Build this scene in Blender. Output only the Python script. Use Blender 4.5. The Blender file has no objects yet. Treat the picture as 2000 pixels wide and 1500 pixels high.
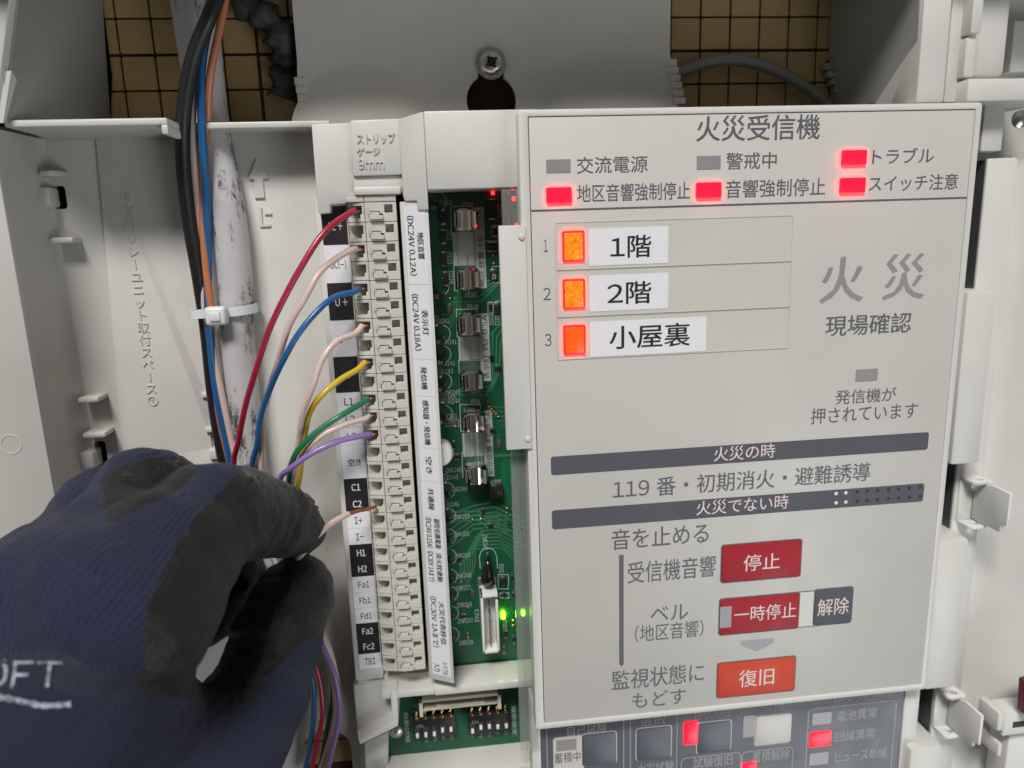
import bpy, bmesh, math, random
import numpy as np
from mathutils import Vector, Matrix
from mathutils.geometry import tessellate_polygon
from mathutils.bvhtree import BVHTree

random.seed(7)
SC = bpy.context.scene
COL = SC.collection
MM = 0.001

# ------------------------------------------------------------------ camera
# Device frame, millimetres: u right, v up, h out of the wall towards the viewer.
# Origin: upper-left corner of the operating panel, h = 0 on its front face.
FPX = 1400.0
RC = np.array([[0.99332181, -0.03256224, 0.11068638],
               [-0.05450374, -0.97798769, 0.20141854],
               [0.10169128, -0.20610625, -0.97323127]])
CC = np.array([-21.65366356, -27.81701211, 174.09319118])

def Dv(p):
    return Vector((p[0] * MM, -p[2] * MM, p[1] * MM))

def P(x, y, h):
    """survey point: where the sight line of photo pixel (x, y) meets height h"""
    d = RC.T @ np.array([(x - 1000) / FPX, (y - 750) / FPX, 1.0])
    return CC + (h - CC[2]) / d[2] * d

cam_d = bpy.data.cameras.new('camera')
cam = bpy.data.objects.new('camera', cam_d)
COL.objects.link(cam)
SC.camera = cam
cam_d.sensor_width = 36.0
cam_d.lens = 36.0 * FPX / 2000.0
cam_d.clip_start = 0.01
cam_d.clip_end = 20
M2W = np.array([[1, 0, 0], [0, 0, -1], [0, 1, 0]], float)
ax = [M2W @ RC[0], -(M2W @ RC[1]), -(M2W @ RC[2])]
mw = Matrix.Identity(4)
for i in range(3):
    for j in range(3):
        mw[j][i] = float(ax[i][j])
mw.translation = Dv(CC)
cam.matrix_world = mw
cam_d.dof.use_dof = True
cam_d.dof.focus_distance = 0.183
cam_d.dof.aperture_fstop = 14.0

# ------------------------------------------------------------------ light
world = bpy.data.worlds.new('World')
SC.world = world
world.use_nodes = True
wb = world.node_tree.nodes['Background']
wnt = world.node_tree
wtc = wnt.nodes.new('ShaderNodeTexCoord')
wsp = wnt.nodes.new('ShaderNodeSeparateXYZ')
wnt.links.new(wtc.outputs['Generated'], wsp.inputs[0])
wx = wnt.nodes.new('ShaderNodeMath'); wx.operation = 'MULTIPLY'
wnt.links.new(wsp.outputs[0], wx.inputs[0]); wnt.links.new(wsp.outputs[0], wx.inputs[1])
wz = wnt.nodes.new('ShaderNodeMath'); wz.operation = 'MULTIPLY_ADD'; wz.inputs[1].default_value = 0.45; wz.inputs[2].default_value = 0.5
wnt.links.new(wsp.outputs[2], wz.inputs[0])
wa = wnt.nodes.new('ShaderNodeMath'); wa.operation = 'MULTIPLY_ADD'; wa.inputs[1].default_value = 0.9
wnt.links.new(wx.outputs[0], wa.inputs[0]); wnt.links.new(wz.outputs[0], wa.inputs[2])
wm = wnt.nodes.new('ShaderNodeMath'); wm.operation = 'MULTIPLY'; wm.inputs[1].default_value = 0.15
wnt.links.new(wa.outputs[0], wm.inputs[0])
wb.inputs[0].default_value = (1.0, 0.985, 0.955, 1)
wnt.links.new(wm.outputs[0], wb.inputs[1])

def area(name, loc, target, size, energy, color):
    l = bpy.data.lights.new(name, 'AREA')
    l.shape = 'RECTANGLE'
    l.size, l.size_y = size
    l.energy = energy
    l.color = color
    o = bpy.data.objects.new(name, l)
    COL.objects.link(o)
    o.location = Dv(loc)
    o.rotation_euler = (Dv(target) - Dv(loc)).to_track_quat('-Z', 'Y').to_euler()
    return o

area('ceiling_tube_lamp', (-560, 2050, 1600), (0, -60, 0), (1.0, 0.5), 76.0, (1.0, 0.975, 0.945))
area('added_fill_light', (430, -520, 540), (80, -130, 0), (0.35, 0.5), 2.1, (0.93, 0.98, 1.0))  # added fill for the lower right of the panel, no known source
vs = SC.view_settings
vs.view_transform = 'Standard'
vs.look = 'None'
vs.exposure = 0.05
vs.gamma = 1.0
vs.use_curve_mapping = False

# ------------------------------------------------------------------ materials
MATS = {}
def nd(nt, t, **kw):
    n = nt.nodes.new(t)
    for k, v in kw.items():
        setattr(n, k, v)
    return n

def mat(name, color, rough=0.5, metal=0.0, var=0.04, vscale=60, bump=0.0, bscale=2500, spec=0.5, sub=0.0, alpha_noise=None, coat=0.0):
    if name in MATS:
        return MATS[name]
    m = bpy.data.materials.new(name)
    m.use_nodes = True
    nt = m.node_tree
    b = nt.nodes['Principled BSDF']
    b.inputs['Roughness'].default_value = rough
    b.inputs['Metallic'].default_value = metal
    b.inputs['Specular IOR Level'].default_value = spec
    b.inputs['Coat Weight'].default_value = coat
    tc = nd(nt, 'ShaderNodeTexCoord')
    n = nd(nt, 'ShaderNodeTexNoise')
    n.inputs['Scale'].default_value = vscale
    n.inputs['Detail'].default_value = 5
    nt.links.new(tc.outputs['Object'], n.inputs['Vector'])
    r = nd(nt, 'ShaderNodeValToRGB')
    r.color_ramp.elements[0].position = 0.3
    r.color_ramp.elements[1].position = 0.7
    r.color_ramp.elements[0].color = tuple(max(0, c * (1 - var)) for c in color) + (1,)
    r.color_ramp.elements[1].color = tuple(min(1, c * (1 + var)) for c in color) + (1,)
    nt.links.new(n.outputs['Fac'], r.inputs['Fac'])
    nt.links.new(r.outputs['Color'], b.inputs['Base Color'])
    n3 = nd(nt, 'ShaderNodeTexNoise')      # handling marks: uneven sheen
    n3.inputs['Scale'].default_value = 120
    n3.inputs['Detail'].default_value = 6
    nt.links.new(tc.outputs['Object'], n3.inputs['Vector'])
    mr = nd(nt, 'ShaderNodeMapRange')
    mr.inputs['From Min'].default_value = 0.3; mr.inputs['From Max'].default_value = 0.7
    mr.inputs['To Min'].default_value = max(0.03, rough * 0.82); mr.inputs['To Max'].default_value = min(1.0, rough * 1.18)
    nt.links.new(n3.outputs['Fac'], mr.inputs['Value'])
    nt.links.new(mr.outputs[0], b.inputs['Roughness'])
    if bump > 0:
        n2 = nd(nt, 'ShaderNodeTexNoise')
        n2.inputs['Scale'].default_value = bscale
        n2.inputs['Detail'].default_value = 2
        nt.links.new(tc.outputs['Object'], n2.inputs['Vector'])
        bp = nd(nt, 'ShaderNodeBump')
        bp.inputs['Strength'].default_value = bump
        bp.inputs['Distance'].default_value = 0.0001
        nt.links.new(n2.outputs['Fac'], bp.inputs['Height'])
        nt.links.new(bp.outputs['Normal'], b.inputs['Normal'])
    MATS[name] = m
    return m

def emit(name, c1, c2, strength, scale=1500):
    m = bpy.data.materials.new(name)
    m.use_nodes = True
    nt = m.node_tree
    b = nt.nodes['Principled BSDF']
    b.inputs['Base Color'].default_value = (c1[0] * .3, c1[1] * .3, c1[2] * .3, 1)
    b.inputs['Roughness'].default_value = 0.3
    tc = nd(nt, 'ShaderNodeTexCoord')
    n = nd(nt, 'ShaderNodeTexNoise')
    n.inputs['Scale'].default_value = scale
    n.inputs['Detail'].default_value = 3
    nt.links.new(tc.outputs['Object'], n.inputs['Vector'])
    r = nd(nt, 'ShaderNodeValToRGB')
    r.color_ramp.elements[0].position = 0.35
    r.color_ramp.elements[1].position = 0.68
    r.color_ramp.elements[0].color = tuple(c1) + (1,)
    r.color_ramp.elements[1].color = tuple(c2) + (1,)
    nt.links.new(n.outputs['Fac'], r.inputs['Fac'])
    nt.links.new(r.outputs['Color'], b.inputs['Emission Color'])
    b.inputs['Emission Strength'].default_value = strength
    return m

IVORY = mat('ivory_plastic', (0.60, 0.59, 0.555), 0.42, var=0.03, bump=0.10)
IVORY2 = mat('ivory_plastic_matte', (0.585, 0.57, 0.535), 0.55, var=0.04, bump=0.16)
FRAME = mat('panel_frame_plastic', (0.62, 0.61, 0.575), 0.4, var=0.02, bump=0.08)
FACE = mat('panel_sheet', (0.535, 0.518, 0.484), 0.40, var=0.035, vscale=35, bump=0.16, bscale=3000)
WINDOW = mat('zone_window_sheet', (0.56, 0.545, 0.49), 0.33, var=0.02)
PAPER = mat('label_paper', (0.74, 0.74, 0.77), 0.6, var=0.015)
INK = mat('black_ink', (0.012, 0.011, 0.014), 0.55)
GINK = mat('slate_ink', (0.105, 0.103, 0.125), 0.5)
LINK = mat('light_grey_ink', (0.27, 0.255, 0.265), 0.5)
PINK_INK = mat('pale_ink', (0.72, 0.60, 0.58), 0.5)
WINK = mat('white_ink', (0.70, 0.70, 0.70), 0.5)
SLATE = mat('slate_bar', (0.085, 0.088, 0.108), 0.55, spec=0.3)
REDB = mat('red_button', (0.34, 0.013, 0.022), 0.5, spec=0.3)
ORB = mat('orange_button', (0.54, 0.055, 0.022), 0.5, spec=0.3)
LAMPOFF = mat('grey_lamp_lens', (0.27, 0.255, 0.265), 0.3)
DARKP = mat('dark_switch_sheet', (0.088, 0.093, 0.118), 0.4, var=0.05)
BLACKP = mat('black_plastic', (0.012, 0.012, 0.013), 0.4)
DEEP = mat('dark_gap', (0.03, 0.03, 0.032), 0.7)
SHADE_GREY = mat('shaded_wall_grey', (0.27, 0.27, 0.255), 0.6, bump=0.1)  # inner entry walls and teeth: their shade is put into this grey
TERM = mat('terminal_plastic', (0.545, 0.53, 0.475), 0.45, var=0.03, bump=0.12)
COPPER = mat('copper_strand', (0.72, 0.33, 0.19), 0.28, 1.0)
METAL = mat('nickel_plate', (0.88, 0.82, 0.74), 0.09, 1.0, var=0.08, vscale=500)
STEEL = mat('screw_steel', (0.55, 0.53, 0.50), 0.25, 1.0, var=0.12, vscale=900)
SOLDER = mat('solder', (0.62, 0.58, 0.52), 0.3, 1.0)
PCBM = mat('circuit_board_green', (0.009, 0.088, 0.042), 0.32, var=0.25, vscale=90)
TRACE = mat('trace_green', (0.050, 0.185, 0.095), 0.32, var=0.12)
SILK = mat('silkscreen_white', (0.50, 0.53, 0.50), 0.6)
CHIP = mat('component_black', (0.018, 0.017, 0.017), 0.4)
CERAM = mat('component_brown', (0.10, 0.085, 0.075), 0.4)
CONN = mat('connector_white', (0.72, 0.73, 0.70), 0.4)
CONNB = mat('connector_beige', (0.66, 0.60, 0.48), 0.45)
BRKT = mat('painted_bracket', (0.66, 0.66, 0.64), 0.35, bump=0.05)
TILE = mat('wall_tile_tan', (0.40, 0.275, 0.115), 0.3, var=0.16, vscale=55, bump=0.08, bscale=400)
GROUT = mat('grout_brown', (0.055, 0.030, 0.014), 0.9)
REDLED = emit('red_lamp_lit', (1.0, 0.0008, 0.004), (1.0, 0.0012, 0.007), 11.0)
ORLED = emit('orange_lamp_lit', (1.0, 0.055, 0.003), (1.0, 0.19, 0.008), 2.2, 2300)
ORLED2 = emit('orange_lamp_lit_low', (1.0, 0.03, 0.002), (1.0, 0.085, 0.004), 2.0, 2400)
GRLED = emit('green_led_lit', (0.25, 1.0, 0.004), (0.40, 1.0, 0.01), 34.0)
REDCHIP = emit('red_led_chip_lit', (1.0, 0.002, 0.004), (1.0, 0.01, 0.01), 16.0)
RIMLED = emit('red_lamp_rim_lit', (1.0, 0.003, 0.003), (1.0, 0.004, 0.004), 9.0)

def glassy(name, tint, clear, rough=0.05):
    m = bpy.data.materials.new(name)
    m.use_nodes = True
    nt = m.node_tree
    nt.nodes.remove(nt.nodes['Principled BSDF'])
    out = nt.nodes['Material Output']
    tr = nd(nt, 'ShaderNodeBsdfTransparent')
    tr.inputs[0].default_value = tuple(tint) + (1,)
    gl = nd(nt, 'ShaderNodeBsdfGlossy')
    gl.inputs['Roughness'].default_value = rough
    df = nd(nt, 'ShaderNodeBsdfDiffuse')
    df.inputs[0].default_value = (0.7, 0.7, 0.68, 1)
    lw_ = nd(nt, 'ShaderNodeLayerWeight')
    lw_.inputs[0].default_value = 0.5
    pw = nd(nt, 'ShaderNodeMath', operation='POWER'); pw.inputs[1].default_value = 4.0
    nt.links.new(lw_.outputs['Facing'], pw.inputs[0])
    fr = nd(nt, 'ShaderNodeMath', operation='MULTIPLY_ADD'); fr.inputs[1].default_value = 0.7; fr.inputs[2].default_value = 0.04
    nt.links.new(pw.outputs[0], fr.inputs[0])
    m1 = nd(nt, 'ShaderNodeMixShader')
    m1.inputs[0].default_value = 1 - clear
    m2 = nd(nt, 'ShaderNodeMixShader')
    nt.links.new(tr.outputs[0], m1.inputs[1])
    nt.links.new(df.outputs[0], m1.inputs[2])
    nt.links.new(fr.outputs[0], m2.inputs[0])
    nt.links.new(m1.outputs[0], m2.inputs[1])
    nt.links.new(gl.outputs[0], m2.inputs[2])
    nt.links.new(m2.outputs[0], out.inputs['Surface'])
    return m
CLEAR = glassy('clear_acrylic', (0.90, 0.91, 0.90), 0.86)
GLASS = glassy('fuse_glass', (0.93, 0.95, 0.95), 0.97)

def wire_mat(name, c, rough=0.32):
    return mat(name, c, rough, var=0.05, vscale=200, coat=0.15)
W_RED = wire_mat('wire_red', (0.36, 0.015, 0.045))
W_PINK = wire_mat('wire_pale_pink', (0.66, 0.49, 0.44))
W_BLUE = wire_mat('wire_blue', (0.015, 0.105, 0.28))
W_YEL = wire_mat('wire_yellow', (0.60, 0.40, 0.025))
W_GRN = wire_mat('wire_green', (0.012, 0.16, 0.065))
W_PUR = wire_mat('wire_purple', (0.26, 0.15, 0.40))
W_ORG = wire_mat('wire_orange', (0.47, 0.17, 0.075))
W_BLK = mat('cable_black', (0.010, 0.010, 0.011), 0.42)
W_GRY = wire_mat('cable_grey', (0.19, 0.20, 0.20), 0.3)

# ------------------------------------------------------------------ mesh helpers
ORIG = {}   # object name -> device origin (mm)

class MB:
    def __init__(self):
        self.v = []; self.f = []
    def add(self, vs, fs):
        o = len(self.v)
        self.v += [tuple(float(c) for c in p) for p in vs]
        self.f += [tuple(i + o for i in q) for q in fs]
        return self
    def box(self, u0, u1, v0, v1, h0, h1):
        vs = [(u, v, h) for h in (h0, h1) for v in (v0, v1) for u in (u0, u1)]
        return self.add(vs, [(0, 2, 3, 1), (4, 5, 7, 6), (0, 1, 5, 4), (2, 6, 7, 3), (0, 4, 6, 2), (1, 3, 7, 5)])
    def prism(self, poly, h0, h1, holes=()):
        loops = [list(poly)] + [list(q) for q in holes]
        flat = [p for l in loops for p in l]
        n = len(flat)
        f0 = h0 if callable(h0) else (lambda u, v: h0)
        f1 = h1 if callable(h1) else (lambda u, v: h1)
        vs = [(p[0], p[1], f0(p[0], p[1])) for p in flat] + [(p[0], p[1], f1(p[0], p[1])) for p in flat]
        if len(loops) == 1:
            fs = [tuple(range(n))[::-1], tuple(range(n, 2 * n))]
        else:
            tri = tessellate_polygon([[Vector((p[0], p[1], 0)) for p in l] for l in loops])
            fs = [tuple(t) for t in tri] + [tuple(i + n for i in t) for t in tri]
        k = 0
        for l in loops:
            m = len(l)
            for i in range(m):
                a, b = k + i, k + (i + 1) % m
                fs.append((a, b, b + n, a + n))
            k += m
        return self.add(vs, fs)
    def tube(self, pts, r, n=12, caps=True):
        pts = [np.array(p, float) for p in pts]
        m = len(pts)
        rs = [r] * m if np.isscalar(r) else list(r)
        t0 = pts[1] - pts[0]; t0 /= np.linalg.norm(t0)
        nrm = np.cross(t0, [0.13, 0.21, 0.97]); nrm /= np.linalg.norm(nrm)
        vs = []
        for i in range(m):
            t = pts[min(i + 1, m - 1)] - pts[max(i - 1, 0)]
            t /= np.linalg.norm(t)
            nrm = nrm - t * (nrm @ t); nrm /= np.linalg.norm(nrm)
            b = np.cross(t, nrm)
            for k in range(n):
                a = 2 * math.pi * k / n
                vs.append(pts[i] + rs[i] * (math.cos(a) * nrm + math.sin(a) * b))
        fs = [(i * n + k, i * n + (k + 1) % n, (i + 1) * n + (k + 1) % n, (i + 1) * n + k) for i in range(m - 1) for k in range(n)]
        if caps:
            fs += [tuple(range(n))[::-1], tuple(range((m - 1) * n, m * n))]
        return self.add(vs, fs)
    def lathe(self, prof, c, axis=(0, 0, 1), n=24, a0=0.0, a1=2 * math.pi, ref=None):
        """prof: (radius, distance along axis)"""
        c = np.array(c, float); t = np.array(axis, float); t /= np.linalg.norm(t)
        x = np.array(ref, float) if ref is not None else np.cross(t, [0.3, 0.9, 0.31])
        x = x - t * (x @ t); x /= np.linalg.norm(x); y = np.cross(t, x)
        full = abs(a1 - a0 - 2 * math.pi) < 1e-6
        m = n if full else n + 1
        vs = []
        for r, z in prof:
            for k in range(m):
                a = a0 + (a1 - a0) * k / n
                vs.append(c + t * z + r * (math.cos(a) * x + math.sin(a) * y))
        fs = []
        for i in range(len(prof) - 1):
            for k in range(n):
                k2 = (k + 1) % m
                fs.append((i * m + k, i * m + k2, (i + 1) * m + k2, (i + 1) * m + k))
        return self.add(vs, fs)
    def ribbon(self, pts, w, h0, h1):
        """flat track of width w along (u, v) points"""
        pts = [np.array(p[:2], float) for p in pts]
        for i_, (a, b) in enumerate(zip(pts[:-1], pts[1:])):
            d = b - a; L = np.linalg.norm(d)
            if L < 1e-6: continue
            d /= L; nn = np.array([-d[1], d[0]]) * w / 2; e = d * w * 0.3
            q = [a - e - nn, b + e - nn, b + e + nn, a - e + nn]
            self.prism([tuple(p) for p in q], h0, h1 + 0.011 * (i_ % 2) + 0.0017 * ((len(self.v) // 8) % 6))
        return self
    def build(self, name, material, parent=None, origin=None, bevel=0.0, seg=2, smooth=True, angle=40, kind=None):
        po = np.array(ORIG[parent.name], float) if parent is not None else np.zeros(3)
        arr = np.array(self.v, float)
        if origin is None:
            origin = po if parent is not None else np.array([arr[:, 0].mean(), arr[:, 1].min(), arr[:, 2].min()])
        origin = np.array(origin, float)
        me = bpy.data.meshes.new(name)
        me.from_pydata([tuple(Dv(p - origin)) for p in arr], [], self.f)
        finish(me, bevel, seg, smooth, angle)
        me.materials.append(material)
        o = bpy.data.objects.new(name, me)
        COL.objects.link(o)
        if parent is not None:
            o.parent = parent
        o.location = Dv(origin - po)
        ORIG[o.name] = origin
        if kind:
            o['kind'] = kind
        return o

def finish(me, bevel=0.0, seg=2, smooth=True, angle=40):
    bm = bmesh.new()
    bm.from_mesh(me)
    bmesh.ops.recalc_face_normals(bm, faces=bm.faces)
    if bevel > 0:
        bmesh.ops.dissolve_limit(bm, angle_limit=0.01, verts=bm.verts, edges=bm.edges)
        ed = [e for e in bm.edges if len(e.link_faces) == 2 and e.calc_face_angle(0) > 0.5]
        bmesh.ops.bevel(bm, geom=ed, offset=bevel * MM, segments=seg, profile=0.5, affect='EDGES', clamp_overlap=True)
    bm.to_mesh(me)
    bm.free()
    if smooth:
        me.polygons.foreach_set('use_smooth', [True] * len(me.polygons))
        me.set_sharp_from_angle(angle=math.radians(angle))

def tag(o, label, cat, group=None):
    o['label'] = label; o['category'] = cat
    if group: o['group'] = group
    return o

def thing(name, origin, label, cat, group=None):
    o = bpy.data.objects.new(name, None)
    o.empty_display_size = 0.01
    COL.objects.link(o)
    o.location = Dv(origin)
    ORIG[o.name] = np.array(origin, float)
    return tag(o, label, cat, group)

def rectpx(x0, y0, x1, y1, h):
    a, b = P(x0, y0, h), P(x1, y1, h)
    return min(a[0], b[0]), max(a[0], b[0]), min(a[1], b[1]), max(a[1], b[1])

def quadpx(c, h):
    """axis-aligned device rectangle from four photo corners TL TR BR BL"""
    p = [P(x, y, h) for x, y in c]
    return ((p[0][0] + p[3][0]) / 2, (p[1][0] + p[2][0]) / 2, (p[2][1] + p[3][1]) / 2, (p[0][1] + p[1][1]) / 2)

def polypx(pts, h):
    return [tuple(P(x, y, h)[:2]) for x, y in pts]

def rrect(u0, u1, v0, v1, r, n=5):
    out = []
    for cx, cy, a in ((u1 - r, v1 - r, 0), (u0 + r, v1 - r, 90), (u0 + r, v0 + r, 180), (u1 - r, v0 + r, 270)):
        for k in range(n + 1):
            t = math.radians(a + 90 * k / n)
            out.append((cx + r * math.cos(t), cy + r * math.sin(t)))
    return out

def circle(u, v, r, n=24):
    return [(u + r * math.cos(2 * math.pi * k / n), v + r * math.sin(2 * math.pi * k / n)) for k in range(n)]

def spline(pts, step=1.2):
    p = [np.array(q, float) for q in pts]
    p = [2 * p[0] - p[1]] + p + [2 * p[-1] - p[-2]]
    out = []
    for i in range(1, len(p) - 2):
        a, b, c, d = p[i - 1:i + 3]
        m = max(2, int(np.linalg.norm(c - b) / step))
        for k in range(m):
            t = k / m
            out.append(0.5 * (2 * b + (c - a) * t + (2 * a - 5 * b + 4 * c - d) * t * t + (-a + 3 * b - 3 * c + d) * t ** 3))
    out.append(p[-2])
    return out

def path(px):
    return spline([P(x, y, h) for x, y, h in px])

TXT = {}
GLY = {}
def glyph(ch):
    """outline of one character as (points, faces); Latin letters and digits come from the full-width set"""
    if ch not in GLY:
        c = bpy.data.curves.new('t', 'FONT')
        c.body = chr(ord(ch) + 0xFEE0) if 33 <= ord(ch) <= 126 else ch
        c.resolution_u = 3
        o = bpy.data.objects.new('t', c)
        m = bpy.data.meshes.new_from_object(o)
        v = np.array([q.co[:2] for q in m.vertices]).reshape(-1, 2); f = [tuple(q.vertices) for q in m.polygons]
        GLY[ch] = (v, f)
        bpy.data.objects.remove(o); bpy.data.curves.remove(c); bpy.data.meshes.remove(m)
    return GLY[ch]
EM = 0.0
def text_mesh(s, bold):
    global EM
    key = (s, bold)
    if key not in TXT:
        if EM == 0.0:
            EM = 1.03 * (glyph('\u56fd')[0][:, 0].max() - glyph('\u56fd')[0][:, 0].min()) / 0.86
        x = 0.0; vs_, fs_, n = [], [], 0
        for ch in s:
            if ch == ' ':
                x += 0.28 * EM; continue
            if ch == '\u3000':
                x += 0.55 * EM; continue
            v, f = glyph(ch)
            if 33 <= ord(ch) <= 126:
                lo_, hi_ = v[:, 0].min(), v[:, 0].max()
                v = v - [lo_ - 0.05 * EM, 0]; adv = hi_ - lo_ + 0.10 * EM
            else:
                adv = EM
            for k, dx in enumerate((-bold, bold) if bold > 0 else (0.0,)):
                vs_.append(np.c_[v[:, 0] + x + dx, v[:, 1] + (bold * 0.5 if k else -bold * .5), np.full(len(v), k * 1.0)]); fs_ += [tuple(i + n for i in q) for q in f]; n += len(v)
            x += adv
        v = np.concatenate(vs_)
        lo_, hi_ = v[:, :2].min(0), v[:, :2].max(0)
        v[:, :2] = (v[:, :2] - (lo_ + hi_) / 2) / (hi_ - lo_)
        TXT[key] = (v, fs_)
    return TXT[key]

def letter(s, O, A, B, material, parent, bold=0.012, eps=0.05, name='lettering', thick=0.0):
    v, f = text_mesh(s, bold)
    O, A, B = (np.array(q, float) for q in (O, A, B))
    n = np.cross(A, B); n /= np.linalg.norm(n)
    mb = MB()
    pts = [O + x * A + y * B + n * (eps + .012 * k_) for x, y, k_ in v]
    if thick <= 0:
        mb.add(pts, f)
        return mb.build(name, material, parent, smooth=False)
    # raised lettering: cap plus side walls along the outline
    k = len(pts)
    cnt = {}
    for q in f:
        for i in range(len(q)):
            e = (q[i], q[(i + 1) % len(q)])
            cnt[e] = 1
    sides = [(a, b, b + k, a + k) for (a, b) in cnt if (b, a) not in cnt]
    mb.add([p + n * (thick) for p in pts] + [p - n * 0.1 for p in pts], f + sides)
    return mb.build(name, material, parent, smooth=False)

def T(s, xl, yl, xr, yr, hp, h, material, parent, bold=0.012, **kw):
    """horizontal print: photo pixel ends of the line, glyph height in photo pixels"""
    a, b = P(xl, yl, h), P(xr, yr, h)
    xm, ym = (xl + xr) / 2, (yl + yr) / 2
    hv = P(xm, ym - hp / 2, h)[1] - P(xm, ym + hp / 2, h)[1]
    return letter(s, ((a[0] + b[0]) / 2, (a[1] + b[1]) / 2, h), (b[0] - a[0], 0, 0), (0, hv, 0), material, parent, bold, **kw)

def V(s, xc, y0, y1, wp, h, material, parent, up=False, bold=0.012, **kw):
    """print running down (or up) the device: centre x, y range, glyph height in pixels"""
    a, b = P(xc[0], y0, h), P(xc[1], y1, h)
    m = (np.array(a) + np.array(b)) / 2
    L = abs(a[1] - b[1]); W = wp / FPX * (CC[2] - h)
    if up:
        return letter(s, m, (0, L, 0), (-W, 0, 0), material, parent, bold, **kw)
    return letter(s, m, (0, -L, 0), (W, 0, 0), material, parent, bold, **kw)

# ================================================================== WALL
WH = -36.0
wall = MB().box(-175, 175, -260, 110, WH - 8, WH).build('wall', GROUT, origin=(0, -260, WH - 8))
wall['kind'] = 'structure'
PITCH = 8.62
g0 = P(302, 106, WH + 0.9)
tile_me = None
def add_tile(iu, iv):
    global tile_me
    if tile_me is None:
        m = MB().prism(rrect(-4.08, 4.08, -4.08, 4.08, 0.35, 2), 0.0, 0.9)
        me = bpy.data.meshes.new('tile')
        me.from_pydata([tuple(Dv(p)) for p in m.v], [], m.f)
        finish(me, 0.16, 1)
        me.materials.append(TILE)
        tile_me = me
    o = bpy.data.objects.new('tile', tile_me)
    COL.objects.link(o)
    o.parent = wall
    c = np.array([g0[0] + (iu + 0.5) * PITCH + (0.35 if iu > 2 else 0), g0[1] + (iv + 0.5) * PITCH - (0.3 if iv < 0 else 0), WH + random.uniform(-0.04, 0.04)])
    o.location = Dv(c - ORIG['wall'])
for iu in range(-3, 5):
    for iv in range(-3, 2): add_tile(iu, iv)
for iu in range(12, 22):
    for iv in range(-3, 2): add_tile(iu, iv)
for iu in range(0, 6):
    for iv in range(-25, -22): add_tile(iu, iv)

# ================================================================== ENCLOSURE BASE
FL = -28.0
enc = thing('enclosure_base', (-20, -230, -34), 'ivory plastic back box of the receiver with raised rim and moulded writing', 'back box')

# floor with openings
fl_u0, fl_u1 = -131.0, -38.0
v_top = P(300, 243, FL)[1]
slot1 = rrect(*rectpx(100, 363, 133, 408, FL), 0.9)
slot2 = rrect(*rectpx(183, 862, 212, 906, FL), 0.9)
hole3 = rrect(*rectpx(586, 1432, 702, 1640, FL), 7.0, 8)
MB().prism([(fl_u0, -230), (fl_u1, -230), (fl_u1, v_top), (fl_u0, v_top)], FL - 2, FL, [slot1, slot2, hole3]).build('floor_plate', IVORY2, enc)
# raised field with the writing
MB().prism(polypx([(188, 250), (610, 250), (720, 1420), (330, 1420), (255, 905), (243, 880)], FL), FL - 0.5, FL + 0.9,
           [rrect(*rectpx(413, 848, 440, 872, FL), 0.4)]).build('raised_field', IVORY2, enc, bevel=0.35)
# left side: rim face and inner wall
rim_px = [(27, -40), (25, 0), (0, 170), (-10, 250), (0, 325), (28, 500), (110, 1000), (150, 1250), (200, 1560)]
RH = -8.0
rim = [P(x, y, RH) for x, y in rim_px]
rim_u = np.mean([P(28, 500, RH)[0], P(110, 1000, RH)[0]])
MB().prism([(-175, 37)] + [tuple(P(x, y, RH)[:2]) for x, y in ((31, -40), (25, 0), (0, 170), (-14, 262))] + [(rim_u, P(0, 325, RH)[1] - 2), (rim_u, -230), (-175, -230)], RH - 1.8, RH).build('rim', IVORY, enc, bevel=0.4)
mb = MB()   # inner wall with draft and a fillet into the floor
prof = [(rim_u, RH - 0.6), (rim_u - 0.1, RH - 4), (rim_u + 0.25, -20), (rim_u + 0.45, -25), (rim_u + 0.9, -27.3), (rim_u + 1.4, FL + 0.05)]
v_hi, v_lo = P(10, 245, -6)[1], -230
n = len(prof)
mb.add([(u, v_hi, h) for u, h in prof] + [(u, v_lo, h) for u, h in prof] , [(i, i + 1, i + 1 + n, i + n) for i in range(n - 1)])
mb.build('side_wall', IVORY2, enc)
# upper left: side wall that runs to the tiles, with the triangular web below
du = rim_u - 3.4
lw = [(du - 0.2, 40, -2.2), (du - 0.2, v_hi - 1, -2.2), (du + 3, v_hi - 1, -34.5), (du + 3, 40, -34.5)]
mb = MB(); mb.add(lw, [(0, 1, 2, 3)])
p_a = P(200, 0, -34.5); p_b = P(214, 232, -34.5)
mb = MB()
q = [P(41, -40, -4), P(20, 140, -4), P(10, 240, -4), P(216, 236, -34.5), P(219, 150, -34.5), P(200, 0, -34.5), P(194, -40, -34.5)]
w2 = [(x[0] - 2.0, x[1], x[2]) for x in q]
k = len(q)
mb.add(q + w2, [tuple(range(k)), tuple(range(k, 2 * k))[::-1]] + [(i, (i + 1) % k, (i + 1) % k + k, i + k) for i in range(k)])
mb.build('cable_entry_wall', SHADE_GREY, enc)
mb = MB()
q = [P(22, 138, -3.2), P(6, 240, -3.2), P(84, 242, -19.5)]
w2 = [(x[0] - 1.2, x[1], x[2]) for x in q]
mb.add(q + w2, [(0, 1, 2), (5, 4, 3), (0, 1, 4, 3), (1, 2, 5, 4), (2, 0, 3, 5)])
mb.build('corner_web', IVORY2, enc)
mb = MB()
q = [P(25, -40, -2.6), P(2, 165, -2.6), P(20, 145, -4.6), P(42, -40, -4.6)]
mb.add(q, [(0, 1, 2, 3)]); mb.build('rim_chamfer', IVORY2, enc)

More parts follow.
